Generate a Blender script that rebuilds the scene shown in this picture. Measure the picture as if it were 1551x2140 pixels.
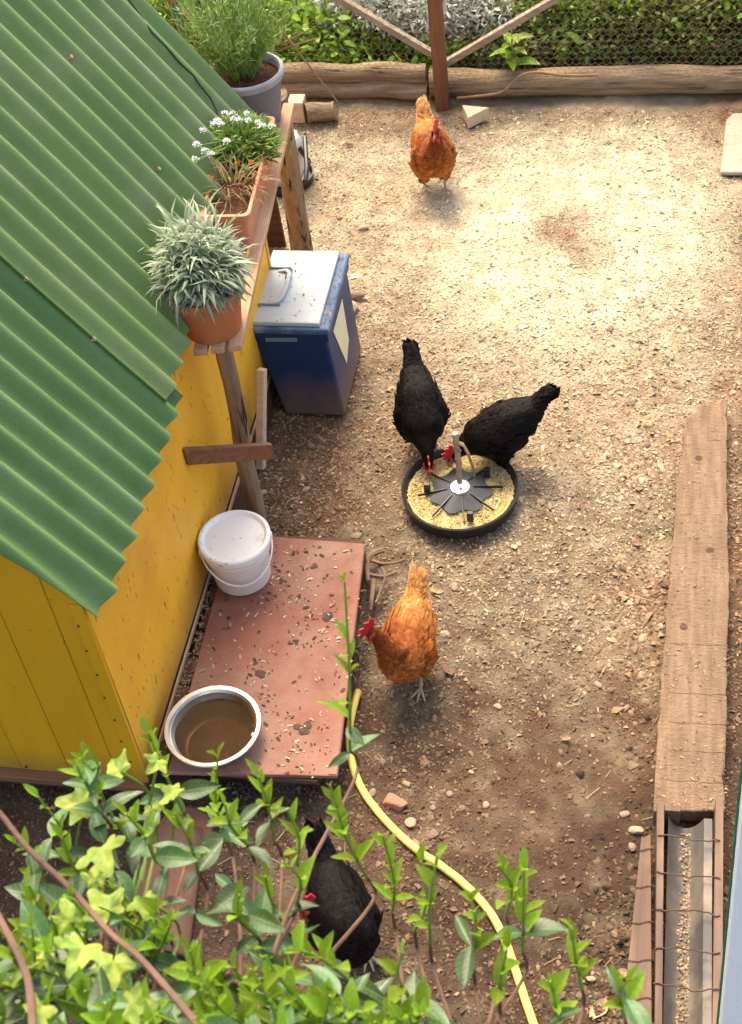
import bpy, bmesh, math, random
import numpy as np
from mathutils import Vector, Matrix, Euler, Quaternion

scene = bpy.context.scene
for o in list(bpy.data.objects): bpy.data.objects.remove(o)
RNG = np.random.default_rng(7); random.seed(7)
R_ = math.radians

# ------------------------------------------------------------------ camera
PW, PH, FP = 1551.0, 2140.0, 3100.0          # photograph size, focal length in its pixels
CH = 3.8                                      # height of the balcony the photo was taken from
TH, ROLL, YAW = R_(46.318), R_(-8.244), R_(15.0)
def _rz(v):
    c, s = math.cos(YAW), math.sin(YAW)
    return np.array([c*v[0]-s*v[1], s*v[0]+c*v[1], v[2]])
_f = _rz((0, math.cos(TH), -math.sin(TH)))
_r, _u = _rz((1, 0, 0)), _rz((0, math.sin(TH), math.cos(TH)))
_R = math.cos(ROLL)*_r + math.sin(ROLL)*_u
_U = -math.sin(ROLL)*_r + math.cos(ROLL)*_u
CAM = np.array([0, 0, CH])
def ray(x, y): return _f + _R*((x-PW/2)/FP) - _U*((y-PH/2)/FP)
def G(x, y, z=0.0):
    d = ray(x, y); return CAM + d*((z-CH)/d[2])
def onY(x, y, Y):
    d = ray(x, y); return CAM + d*(Y/d[1])
def onX(x, y, X):
    d = ray(x, y); return CAM + d*(X/d[0])
def RP(x, y, dist):
    d = ray(x, y); return CAM + d/np.linalg.norm(d)*dist
cd = bpy.data.cameras.new('camera'); cam = bpy.data.objects.new('camera', cd)
scene.collection.objects.link(cam)
cd.sensor_fit = 'VERTICAL'; cd.sensor_height = 36; cd.sensor_width = 36; cd.lens = FP/PH*36
cam.matrix_world = Matrix(((_R[0], _U[0], -_f[0], 0), (_R[1], _U[1], -_f[1], 0), (_R[2], _U[2], -_f[2], CH), (0, 0, 0, 1)))
cd.clip_end = 500; cd.clip_start = .05
cd.dof.use_dof = True; cd.dof.focus_distance = 4.9; cd.dof.aperture_fstop = 13
scene.camera = cam

# ------------------------------------------------------------------ world, sun, exposure
SUN_EL = R_(58); SUN_AZ = np.array([-.36, .93])    # horizontal direction towards the sun
w = bpy.data.worlds.new('World'); scene.world = w; w.use_nodes = True
wn = w.node_tree.nodes; wl = w.node_tree.links
sky = wn.new('ShaderNodeTexSky'); sky.sky_type = 'NISHITA'; sky.sun_disc = False
sky.sun_elevation = SUN_EL; sky.sun_rotation = math.atan2(SUN_AZ[0], SUN_AZ[1])
sky.air_density = 1.0; sky.dust_density = 4.0; sky.ozone_density = .6
wl.new(sky.outputs[0], wn['Background'].inputs[0]); wn['Background'].inputs[1].default_value = .15
sd = bpy.data.lights.new('sun', 'SUN'); sd.energy = 1.5; sd.angle = R_(30); sd.color = (1, .93, .80)
sun = bpy.data.objects.new('sun', sd); scene.collection.objects.link(sun)
sv = Vector((SUN_AZ[0]*math.cos(SUN_EL), SUN_AZ[1]*math.cos(SUN_EL), math.sin(SUN_EL)))
sun.rotation_euler = sv.to_track_quat('Z', 'Y').to_euler()
scene.view_settings.view_transform = 'Standard'; scene.view_settings.look = 'None'
scene.view_settings.exposure = 1.75; scene.view_settings.gamma = 1
scene.view_settings.use_white_balance = True; scene.view_settings.white_balance_temperature = 7100; scene.view_settings.white_balance_tint = 8
scene.render.engine = 'CYCLES'

# ------------------------------------------------------------------ helpers
COL = scene.collection
ORG = {}                                       # world origin of every parent
def thing(name, label, cat, loc=(0, 0, 0), group=None, rot=None):
    o = bpy.data.objects.new(name, None); COL.objects.link(o); o.location = loc
    o.empty_display_size = .05
    if rot is not None: o.rotation_euler = rot
    o['label'] = label; o['category'] = cat
    if group: o['group'] = group
    ORG[o.name] = np.array(loc, float); return o
def tag(o, label, cat, group=None):
    o['label'] = label; o['category'] = cat
    if group: o['group'] = group
    return o

class MB:
    def __init__(s): s.v = []; s.f = []; s.c = None
    def add(s, vs, fs):
        b = len(s.v); s.v += [tuple(p) for p in vs]; s.f += [tuple(i+b for i in q) for q in fs]; return s
    def prism(s, poly, d):
        n = len(poly); d = np.array(d, float); a = [np.array(p, float) for p in poly]; b = [p+d for p in a]
        fs = [tuple(range(n))[::-1], tuple(range(n, 2*n))] + [(i, (i+1) % n, n+(i+1) % n, n+i) for i in range(n)]
        return s.add(a+b, fs)
    def box(s, c, size, rot=None):
        hx, hy, hz = [q/2 for q in size]
        P = [np.array(p) for p in ((-hx,-hy,-hz),(hx,-hy,-hz),(hx,hy,-hz),(-hx,hy,-hz),(-hx,-hy,hz),(hx,-hy,hz),(hx,hy,hz),(-hx,hy,hz))]
        if rot is not None:
            m = np.array(Euler(rot).to_matrix()); P = [m@p for p in P]
        return s.add([p+np.array(c) for p in P], [(3,2,1,0),(4,5,6,7),(0,1,5,4),(1,2,6,5),(2,3,7,6),(3,0,4,7)])
    def beam(s, a, b, w, h, up=(0, 0, 1)):
        a, b = Vector(a), Vector(b); d = (b-a).normalized(); sx = d.cross(Vector(up)).normalized(); u = sx.cross(d)
        q = [sx*(i*w/2)+u*(j*h/2) for i, j in ((-1,-1),(1,-1),(1,1),(-1,1))]
        return s.add([a+p for p in q]+[b+p for p in q], [(3,2,1,0),(4,5,6,7),(0,1,5,4),(1,2,6,5),(2,3,7,6),(3,0,4,7)])
    def tube(s, path, rad, n=8, cap=True, jit=0, flat=1.0):
        P = [Vector(p) for p in path]; m = len(P)
        if not hasattr(rad, '__len__'): rad = [rad]*m
        t0 = (P[1]-P[0]).normalized(); ref = Vector((0, 0, 1)) if abs(t0.z) < .9 else Vector((1, 0, 0))
        x = t0.cross(ref).normalized(); vs = []
        for i in range(m):
            t = (P[min(i+1, m-1)]-P[max(i-1, 0)]).normalized()
            x = (x-t*x.dot(t)).normalized(); y = t.cross(x)
            for k in range(n):
                a = 2*math.pi*k/n; r = rad[i]*(1+jit*(random.random()-.5))
                vs.append(P[i]+x*math.cos(a)*r+y*math.sin(a)*r*flat)
        fs = [(i*n+k, i*n+(k+1) % n, (i+1)*n+(k+1) % n, (i+1)*n+k) for i in range(m-1) for k in range(n)]
        if cap: fs += [tuple(range(n))[::-1], tuple(range((m-1)*n, m*n))]
        return s.add(vs, fs)
    def lathe(s, prof, c, n=40, a0=0, a1=2*math.pi):
        c = np.array(c, float); full = abs(a1-a0-2*math.pi) < 1e-6; k = n if full else n+1; vs = []
        for r, z in prof:
            for i in range(k):
                a = a0+(a1-a0)*i/n; vs.append(c+np.array([r*math.cos(a), r*math.sin(a), z]))
        fs = [(j*k+i, j*k+(i+1) % k, (j+1)*k+(i+1) % k, (j+1)*k+i) for j in range(len(prof)-1) for i in range(n)]
        return s.add(vs, fs)
    def grid(s, X):                              # X: (a,b,3) array
        a, b = X.shape[:2]; base = len(s.v); s.v += [tuple(p) for p in X.reshape(-1, 3)]
        s.f += [(base+i*b+j, base+(i+1)*b+j, base+(i+1)*b+j+1, base+i*b+j+1) for i in range(a-1) for j in range(b-1)]; return s
    def mesh(s, name='mesh', smooth=False):
        me = bpy.data.meshes.new(name); me.from_pydata([tuple(map(float, p)) for p in s.v], [], s.f); me.update()
        if smooth:
            me.polygons.foreach_set('use_smooth', [True]*len(me.polygons)); me.set_sharp_from_angle(angle=R_(38))
        return me
    def build(s, name, mat, parent=None, smooth=False, bevel=0, world=True, col=None):
        if parent is not None and world:
            o0 = ORG.get(parent.name, np.zeros(3)); s.v = [tuple(np.array(p)-o0) for p in s.v]
        me = s.mesh(name, smooth); o = link(name, me, mat, parent)
        if parent is not None: ORG[o.name] = ORG.get(parent.name, np.zeros(3)) if world else np.zeros(3)
        if bevel:
            b = o.modifiers.new('bevel', 'BEVEL'); b.width = bevel; b.segments = 2; b.limit_method = 'ANGLE'; b.angle_limit = R_(40)
        return o
def link(name, me, mat, parent=None):
    o = bpy.data.objects.new(name, me); COL.objects.link(o)
    if mat is not None and not me.materials: me.materials.append(mat)
    if parent is not None: o.parent = parent
    return o
def np_mesh(name, V, Fc, col=None, smooth=False):
    """V (n,3), Fc (m,k) all same k; col per vertex (n,3)"""
    me = bpy.data.meshes.new(name); n, (m, k) = len(V), Fc.shape
    me.vertices.add(n); me.vertices.foreach_set('co', V.astype(np.float32).ravel())
    me.loops.add(m*k); me.loops.foreach_set('vertex_index', Fc.astype(np.int32).ravel())
    me.polygons.add(m); me.polygons.foreach_set('loop_start', np.arange(0, m*k, k, dtype=np.int32))
    me.polygons.foreach_set('loop_total', np.full(m, k, dtype=np.int32))
    if smooth: me.polygons.foreach_set('use_smooth', np.ones(m, dtype=bool))
    me.update(calc_edges=True)
    if col is not None:
        a = me.color_attributes.new('Col', 'FLOAT_COLOR', 'POINT')
        a.data.foreach_set('color', np.concatenate([col, np.ones((n, 1))], 1).astype(np.float32).ravel())
    me.validate(); return me
def stamp(TV, TF, pos, rot, scale):
    """copies of a template: TV (k,3), TF (m,q); pos (n,3), rot (n,3,3), scale (n,) or (n,3)"""
    n, k = len(pos), len(TV); sc = scale if np.ndim(scale) == 2 else np.repeat(np.asarray(scale)[:, None], 3, 1)
    V = np.einsum('nij,nkj->nki', rot, TV[None]*sc[:, None]) + pos[:, None]
    Fc = (TF[None]+(np.arange(n)*k)[:, None, None]).reshape(-1, TF.shape[1])
    return V.reshape(-1, 3), Fc
def rots(n, tilt=.4, rng=RNG):
    a = rng.uniform(0, 2*np.pi, n); b = rng.normal(0, tilt, n); c = rng.normal(0, tilt, n)
    ca, sa, cb, sb, cc, sc = np.cos(a), np.sin(a), np.cos(b), np.sin(b), np.cos(c), np.sin(c); z = np.zeros(n); o = np.ones(n)
    Rz = np.array([[ca,-sa,z],[sa,ca,z],[z,z,o]]).transpose(2,0,1); Ry = np.array([[cb,z,sb],[z,o,z],[-sb,z,cb]]).transpose(2,0,1)
    Rx = np.array([[o,z,z],[z,cc,-sc],[z,sc,cc]]).transpose(2,0,1); return Rz@Ry@Rx
def frames(D, roll=None, rng=RNG):
    """rotation matrices whose x axis is D (n,3); roll random about it"""
    D = D/np.linalg.norm(D, axis=1, keepdims=True); n = len(D)
    up = np.tile([0, 0, 1.0], (n, 1)); up[np.abs(D[:, 2]) > .95] = [1, 0, 0]
    Y = np.cross(up, D); Y /= np.linalg.norm(Y, axis=1, keepdims=True); Z = np.cross(D, Y)
    if roll is None: roll = rng.uniform(-.8, .8, n)
    c, s = np.cos(roll)[:, None], np.sin(roll)[:, None]; Y, Z = Y*c+Z*s, Z*c-Y*s
    return np.stack([D, Y, Z], 2)
def _hash(ix, iy, seed):
    h = (ix.astype(np.int64)*374761393 + iy.astype(np.int64)*668265263 + seed*974711) & 0x7fffffff
    h = ((h ^ (h >> 13))*1274126177) & 0x7fffffff; return ((h ^ (h >> 16)) & 0xffff)/65535.0
def vnoise(x, y, sc, seed=0):
    x = np.asarray(x)*sc; y = np.asarray(y)*sc; ix, iy = np.floor(x), np.floor(y); fx, fy = x-ix, y-iy
    fx = fx*fx*(3-2*fx); fy = fy*fy*(3-2*fy)
    a, b, c, d = _hash(ix, iy, seed), _hash(ix+1, iy, seed), _hash(ix, iy+1, seed), _hash(ix+1, iy+1, seed)
    return (a*(1-fx)+b*fx)*(1-fy)+(c*(1-fx)+d*fx)*fy - .5
def fbm(x, y, sc, seed=0, oct=4):
    s = 0; a = 1.0
    for i in range(oct): s = s+a*vnoise(x, y, sc*2**i, seed+i*17); a *= .5
    return s
def sstep(a, b, x):
    t = np.clip((x-a)/(b-a), 0, 1); return t*t*(3-2*t)

# ------------------------------------------------------------------ materials
def M(name, c1, c2=None, scale=6, stretch=(1, 1, 1), rough=.7, bump=.15, bscale=60, bstretch=None, spec=.3, metal=0,
      attr=False, transl=0, speck=None, speck_scale=60, speck_t=.66, speck_stretch=(1, 1, 1), dirt=None, dirt_scale=2.5, dirt_t=(.5, .7), rnd=0, contrast=(.35, .65), coat=0, mud=None, mud_z=(.02, .3)):
    m = bpy.data.materials.new(name); m.use_nodes = True; N = m.node_tree.nodes; L = m.node_tree.links
    b = N['Principled BSDF']; tc = N.new('ShaderNodeTexCoord')
    def mapping(st):
        mp = N.new('ShaderNodeMapping'); mp.inputs['Scale'].default_value = st; L.new(tc.outputs['Object'], mp.inputs[0]); return mp.outputs[0]
    def noise(st, sc, det=6, r=.6):
        t = N.new('ShaderNodeTexNoise'); t.inputs['Scale'].default_value = sc; t.inputs['Detail'].default_value = det
        t.inputs['Roughness'].default_value = r; L.new(mapping(st), t.inputs[0]); return t.outputs['Fac']
    def ramp(fac, a, bb):
        r = N.new('ShaderNodeMapRange'); r.inputs[1].default_value = a; r.inputs[2].default_value = bb; L.new(fac, r.inputs[0]); return r.outputs[0]
    def mix(fac, A, B, mode='MIX'):
        x = N.new('ShaderNodeMix'); x.data_type = 'RGBA'; x.blend_type = mode
        if isinstance(fac, float): x.inputs[0].default_value = fac
        else: L.new(fac, x.inputs[0])
        for i, q in ((6, A), (7, B)):
            if isinstance(q, tuple): x.inputs[i].default_value = (*q[:3], 1)
            else: L.new(q, x.inputs[i])
        return x.outputs[2]
    c2 = c2 or tuple(q*.75 for q in c1)
    if attr:
        at = N.new('ShaderNodeAttribute'); at.attribute_name = 'Col'
        colr = mix(ramp(noise(stretch, scale), *contrast), at.outputs['Color'], mix(1.0, at.outputs['Color'], c2, 'MULTIPLY'))
    else:
        colr = mix(ramp(noise(stretch, scale), *contrast), c1, c2)
    if dirt: colr = mix(ramp(noise((1, 1, 1), dirt_scale, 8, .65), *dirt_t), colr, dirt)
    if mud:                                       # splashed mud, ragged, up to a height
        sx = N.new('ShaderNodeSeparateXYZ'); L.new(tc.outputs['Object'], sx.inputs[0]); ad = N.new('ShaderNodeMath'); ad.operation = 'MULTIPLY_ADD'
        L.new(noise((1, 1, .4), 9, 7, .7), ad.inputs[0]); ad.inputs[1].default_value = .45*(mud_z[1]-mud_z[0])*2; L.new(sx.outputs['Z'], ad.inputs[2])
        r = N.new('ShaderNodeMapRange'); r.inputs[1].default_value = mud_z[1]+.45*(mud_z[1]-mud_z[0]); r.inputs[2].default_value = mud_z[0]+.45*(mud_z[1]-mud_z[0]); r.inputs[4].default_value = .85; L.new(ad.outputs[0], r.inputs[0]); colr = mix(r.outputs[0], colr, mud)
    if speck: colr = mix(ramp(noise(speck_stretch, speck_scale, 3, .5), speck_t, speck_t+.05), colr, speck)
    if rnd:
        oi = N.new('ShaderNodeObjectInfo'); hs = N.new('ShaderNodeHueSaturation')
        r1 = N.new('ShaderNodeMapRange'); r1.inputs[3].default_value = 1-rnd; r1.inputs[4].default_value = 1+rnd
        L.new(oi.outputs['Random'], r1.inputs[0]); L.new(r1.outputs[0], hs.inputs['Value']); L.new(colr, hs.inputs['Color'])
        r2 = N.new('ShaderNodeMapRange'); r2.inputs[3].default_value = .5-.05*rnd; r2.inputs[4].default_value = .5+.05*rnd
        L.new(oi.outputs['Random'], r2.inputs[0]); L.new(r2.outputs[0], hs.inputs['Hue']); colr = hs.outputs[0]
    L.new(colr, b.inputs['Base Color'])
    b.inputs['Roughness'].default_value = rough; b.inputs['Specular IOR Level'].default_value = spec; b.inputs['Metallic'].default_value = metal
    if coat: b.inputs['Coat Weight'].default_value = coat
    if bump:
        bp = N.new('ShaderNodeBump'); bp.inputs['Strength'].default_value = bump; bp.inputs['Distance'].default_value = .01
        L.new(noise(bstretch or stretch, bscale, 5), bp.inputs['Height']); L.new(bp.outputs[0], b.inputs['Normal'])
    if transl:
        t = N.new('ShaderNodeBsdfTranslucent'); L.new(colr, t.inputs['Color']); ms = N.new('ShaderNodeMixShader'); ms.inputs[0].default_value = transl
        L.new(b.outputs[0], ms.inputs[1]); L.new(t.outputs[0], ms.inputs[2]); L.new(ms.outputs[0], N['Material Output'].inputs[0])
    return m
WOODZ = (3, 3, .35); WOODY = (6, .5, 6); WOODX = (.5, 6, 6)
MT = dict(
 soil=M('soil', (1, 1, 1), (.55, .5, .46), 9, attr=True, rough=.95, bump=.9, bscale=90, spec=.1, contrast=(.3, .7)),
 litter=M('litter', (1, 1, 1), (.7, .66, .6), 30, attr=True, rough=.9, bump=0, spec=.15),
 roof=M('roof_green', (.118, .215, .068), (.092, .178, .054), 3, stretch=(.6, 3, .6), rough=.5, bump=.3, bscale=260, bstretch=(1, 1, 1), spec=.35, speck=(.05, .09, .03), speck_scale=170, speck_t=.68, dirt=(.165, .235, .10), dirt_t=(.48, .76), dirt_scale=3),
 roof2=M('roof_olive', (.162, .240, .075), (.130, .205, .062), 3, stretch=(.6, 3, .6), rough=.5, bump=.3, bscale=260, bstretch=(1, 1, 1), spec=.4, speck=(.07, .10, .035), speck_scale=170, speck_t=.68, dirt=(.235, .265, .135), dirt_t=(.48, .74), dirt_scale=3),
 roof_edge=M('roof_edge', (.07, .12, .04), rough=.8),
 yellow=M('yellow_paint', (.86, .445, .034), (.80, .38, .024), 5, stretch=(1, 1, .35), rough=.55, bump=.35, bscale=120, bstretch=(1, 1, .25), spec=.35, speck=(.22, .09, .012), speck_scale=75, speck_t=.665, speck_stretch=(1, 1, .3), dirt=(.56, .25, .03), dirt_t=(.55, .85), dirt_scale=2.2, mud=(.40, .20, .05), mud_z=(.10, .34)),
 gyellow=M('shaded_yellow_paint', (.66, .345, .012), (.58, .29, .010), 4, stretch=(2, 2, .3), rough=.5, bump=.15, bscale=60, bstretch=(3, 3, .2), spec=.4, speck=(.25, .10, .01), speck_scale=45, speck_t=.70, dirt=(.46, .22, .02), dirt_t=(.58, .9), mud=(.30, .15, .03), mud_z=(.12, .26)),  # same yellow paint as the wall, the gable's shade put into the colour
 bench=M('bench_wood', (.52, .31, .17), (.36, .20, .11), 7, WOODY, rough=.8, bump=.35, bscale=20, spec=.2, dirt=(.60, .42, .28), dirt_t=(.45, .75)),
 brace=M('brace_wood', (.23, .10, .045), (.14, .06, .03), 9, WOODX, rough=.75, bump=.3, bscale=18, spec=.25),
 post=M('weathered_post', (.34, .235, .145), (.19, .12, .07), 10, WOODZ, rough=.9, bump=1.0, bscale=22, spec=.15, speck=(.05, .03, .018), speck_scale=18, speck_t=.60, speck_stretch=(2.5, 2.5, .12)),
 log=M('log_wood', (.33, .235, .14), (.17, .11, .065), 10, WOODX, rough=.9, bump=.8, bscale=22, spec=.15, speck=(.07, .045, .03), speck_scale=16, speck_t=.64, speck_stretch=(.15, 3, 3)),
 endgrain=M('end_grain', (.42, .28, .16), (.25, .15, .08), 14, rough=.9, bump=.4),
 fencepost=M('fence_post_wood', (.22, .085, .038), (.14, .052, .025), 8, WOODZ, rough=.8, bump=.4, bscale=25),
 bracewood=M('grey_brace', (.34, .27, .19), (.22, .17, .11), 8, WOODX, rough=.9, bump=.4, bscale=25),
 plank=M('plank_wood', (.25, .158, .096), (.165, .102, .062), 9, (5, .6, 4), rough=.92, bump=.7, bscale=40, bstretch=(1, 3, 1), spec=.12, dirt=(.13, .085, .055), dirt_t=(.50, .80), dirt_scale=5, speck=(.12, .07, .04), speck_scale=40, speck_t=.66, speck_stretch=(.4, 2, 1)),
 board=M('red_board', (.255, .092, .058), (.20, .075, .048), 4, rough=.72, bump=.2, bscale=90, spec=.25, dirt=(.30, .165, .115), dirt_t=(.40, .66), dirt_scale=3.5, speck=(.13, .065, .04), speck_scale=34, speck_t=.70),
 pallet=M('pallet_wood', (.14, .07, .04), (.08, .04, .025), 8, WOODX, rough=.9, bump=.5, bscale=25),
 darkwood=M('dark_wood', (.10, .05, .03), (.06, .03, .02), 8, WOODX, rough=.9, bump=.4),
 terracotta=M('terracotta', (.46, .155, .06), (.40, .13, .05), 5, rough=.75, bump=.12, bscale=70, spec=.25, dirt=(.56, .26, .13), dirt_t=(.55, .85)),
 oldclay=M('old_clay', (.27, .115, .07), (.19, .08, .05), 8, rough=.9, bump=.4, dirt=(.15, .09, .06), dirt_t=(.45, .7), dirt_scale=6),
 planter=M('planter_plastic', (.56, .19, .095), (.50, .165, .08), 5, rough=.6, bump=.06, spec=.3, dirt=(.66, .34, .20), dirt_t=(.5, .8)),
 greypot=M('grey_plastic', (.17, .165, .17), (.145, .14, .145), 5, rough=.6, bump=.08, spec=.3, dirt=(.30, .28, .25), dirt_t=(.55, .85)),
 greyrim=M('grey_rim', (.36, .35, .35), (.29, .28, .28), 12, rough=.6, bump=.1, dirt=(.46, .42, .38), dirt_t=(.5, .8)),
 potsoil=M('potting_soil', (.13, .055, .03), (.05, .022, .014), 40, rough=.95, bump=1, bscale=90, spec=.1),
 bin=M('blue_plastic', (.008, .030, .10), (.006, .022, .075), 4, rough=.5, bump=.05, spec=.3, dirt=(.10, .09, .085), dirt_t=(.55, .9), dirt_scale=3, mud=(.19, .12, .075), mud_z=(.0, .22)),
 lid=M('blue_lid', (.52, .54, .52), (.40, .46, .47), 5, rough=.5, bump=.08, spec=.35, dirt=(.52, .49, .42), dirt_t=(.38, .66), dirt_scale=3, speck=(.20, .15, .08), speck_scale=55, speck_t=.69),
 binrim=M('blue_rim', (.055, .115, .23), (.035, .085, .18), 6, rough=.5, bump=.05, dirt=(.38, .38, .36), dirt_t=(.46, .74), dirt_scale=4),
 label=M('paper_label', (.72, .62, .40), (.66, .56, .35), 6, rough=.7, bump=.05),
 tape=M('grey_tape', (.16, .22, .30), (.12, .18, .25), 6, rough=.5, bump=.05),
 white=M('white_plastic', (.68, .62, .56), (.62, .56, .50), 5, rough=.45, bump=.05, spec=.4, dirt=(.52, .40, .30), dirt_t=(.62, .95)),
 whitelid=M('white_lid', (.80, .77, .72), (.74, .70, .64), 5, rough=.45, bump=.05, spec=.4, dirt=(.40, .30, .23), dirt_t=(.55, .72), dirt_scale=7, speck=(.20, .13, .08), speck_scale=70, speck_t=.68),
 steel=M('steel', (.60, .57, .54), (.50, .47, .44), 20, rough=.28, bump=.03, metal=1, spec=.5),
 steelin=M('dull_steel', (.22, .17, .13), (.16, .12, .09), 14, rough=.4, bump=.03, metal=.85),
 sediment=M('sediment', (.20, .125, .07), (.13, .08, .045), 20, rough=.9, bump=.3, speck=(.34, .24, .15), speck_scale=120, speck_t=.63),
 black=M('black_plastic', (.014, .013, .012), (.022, .02, .018), 10, rough=.42, bump=.06, spec=.4, dirt=(.09, .07, .05), dirt_t=(.62, .95), dirt_scale=9),
 cone=M('grey_black_plastic', (.035, .035, .04), (.05, .05, .052), 14, rough=.55, bump=.05, dirt=(.13, .12, .10), dirt_t=(.55, .9), dirt_scale=9),
 galv=M('galvanised', (.55, .54, .50), (.42, .41, .38), 16, rough=.45, metal=.75, bump=.05),
 galvrust=M('stained_pole', (.42, .33, .23), (.28, .20, .13), 30, rough=.6, bump=.1),
 meshwire=M('chicken_wire', (.26, .17, .11), (.18, .11, .07), 30, rough=.6, metal=.4, bump=0),
 rust=M('rusty_wire', (.13, .075, .045), (.08, .045, .03), 30, rough=.8, metal=.3, bump=0),
 gutter=M('zinc_gutter', (.125, .11, .095), (.075, .065, .055), 5, (5, .6, 1), rough=.6, metal=.15, bump=.1, dirt=(.24, .185, .13), dirt_t=(.5, .75), dirt_scale=5),
 trim=M('trough_wood', (.175, .11, .075), (.115, .07, .048), 6, WOODY, rough=.85, bump=.4, bscale=25, dirt=(.26, .16, .10), dirt_t=(.5, .8)),
 hose=M('yellow_hose', (.78, .58, .13), (.70, .50, .10), 14, rough=.45, bump=.1, bscale=120, spec=.4, dirt=(.34, .20, .06), dirt_t=(.56, .78), dirt_scale=11),
 whitemetal=M('white_metal', (.90, .90, .90), (.87, .87, .87), 6, rough=.4, bump=.03),
 greennet=M('green_net', (.02, .13, .07), (.03, .17, .09), 30, rough=.7),
 concrete=M('concrete', (.44, .365, .27), (.36, .29, .205), 10, rough=.95, bump=.6, bscale=60, speck=(.30, .24, .17), speck_scale=50, speck_t=.64),
 cutwood=M('cut_wood', (.62, .46, .30), (.52, .36, .22), 8, WOODX, rough=.8, bump=.2),
 stone=M('stone', (.40, .27, .18), (.29, .19, .125), 14, rough=.9, bump=.5, bscale=50, rnd=.35),
 redstone=M('brick_stone', (.42, .20, .12), (.33, .15, .09), 18, rough=.9, bump=.4, bscale=50),
 twig=M('twig', (.27, .17, .10), (.17, .10, .06), 12, rough=.9, bump=.3),
 deadstem=M('dead_stem', (.33, .19, .09), (.22, .12, .06), 12, rough=.9, bump=.2),
 leafmix=M('foliage', (1, 1, 1), (.75, .8, .7), 18, attr=True, rough=.5, bump=0, spec=.3, transl=.35),
 flower=M('white_petals', (.86, .84, .84), (.74, .71, .76), 60, rough=.7, bump=.2, transl=.2),
 orange=M('orange_petals', (.75, .20, .015), (.65, .14, .01), 60, rough=.7, transl=.2),
 oldleaf=M('shrub_leaf', (.075, .135, .036), (.050, .100, .030), 12, rough=.38, bump=.15, bscale=25, spec=.5, transl=.22, rnd=.40),
 newleaf=M('young_leaf', (.27, .38, .026), (.17, .29, .020), 12, rough=.45, bump=.08, spec=.35, transl=.36, rnd=.30),
 ivyleaf=M('ivy_leaf', (.48, .52, .08), (.24, .36, .07), 4, rough=.5, bump=.08, spec=.3, transl=.42, rnd=.12),
 dryleaf=M('dry_leaf', (.42, .27, .15), (.25, .145, .08), 6, rough=.8, bump=.3, transl=.15, rnd=.4),
 greenstem=M('green_stem', (.20, .30, .05), (.15, .24, .04), 12, rough=.6, bump=0),
 bark=M('shrub_bark', (.17, .09, .055), (.11, .06, .04), 14, rough=.85, bump=.4),
 redbark=M('red_twig', (.165, .09, .058), (.105, .058, .04), 14, rough=.8, bump=.3),
 plume=M('plumage', (1, 1, 1), (.6, .52, .45), 35, attr=True, rough=.6, bump=.3, bscale=160, spec=.10),
 tailplume=M('tail_plumage', (1, 1, 1), (.8, .74, .68), 35, attr=True, rough=.7, bump=0, spec=.12, transl=.45),
 skin=M('hen_leg', (.42, .28, .18), (.34, .21, .13), 40, rough=.6, bump=.3, bscale=200),
 comb=M('comb_red', (.50, .022, .028), (.42, .015, .02), 40, rough=.5, bump=.2, bscale=150, spec=.4),
 beak=M('beak_horn', (.34, .22, .12), (.25, .15, .08), 40, rough=.4, bump=0),
 eye=M('hen_eye', (.02, .01, .005), (.02, .01, .005), 5, rough=.1, bump=0, spec=.6),
)

def veins(m, amount=.5):
    """pale midrib and side veins on a blade that lies along its own x axis"""
    N = m.node_tree.nodes; L = m.node_tree.links; b = N['Principled BSDF']; src = b.inputs['Base Color'].links[0].from_socket
    tc = N.new('ShaderNodeTexCoord'); sp = N.new('ShaderNodeSeparateXYZ'); L.new(tc.outputs['Object'], sp.inputs[0])
    def mth(op, a, bb=None):
        n = N.new('ShaderNodeMath'); n.operation = op
        for i, q in enumerate((a, bb)):
            if q is None: continue
            if isinstance(q, (int, float)): n.inputs[i].default_value = q
            else: L.new(q, n.inputs[i])
        return n.outputs[0]
    ay = mth('ABSOLUTE', sp.outputs['Y']); mid = mth('LESS_THAN', ay, .012)
    ph = mth('SUBTRACT', mth('MULTIPLY', sp.outputs['X'], 50.0), mth('MULTIPLY', ay, 45.0)); sv_ = mth('GREATER_THAN', mth('SINE', ph), .86)
    f = mth('MULTIPLY', mth('MAXIMUM', mid, mth('MULTIPLY', sv_, .35)), amount)
    mx = N.new('ShaderNodeMix'); mx.data_type = 'RGBA'; L.new(f, mx.inputs[0]); mx.inputs[7].default_value = (.42, .50, .22, 1)
    tgt = [l.to_socket for l in src.links]
    for t_ in tgt: L.new(mx.outputs[2], t_)
    L.new(src, mx.inputs[6])
for k_ in ('oldleaf', 'newleaf', 'ivyleaf'): veins(MT[k_], .28 if k_ == 'oldleaf' else .15)

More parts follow.
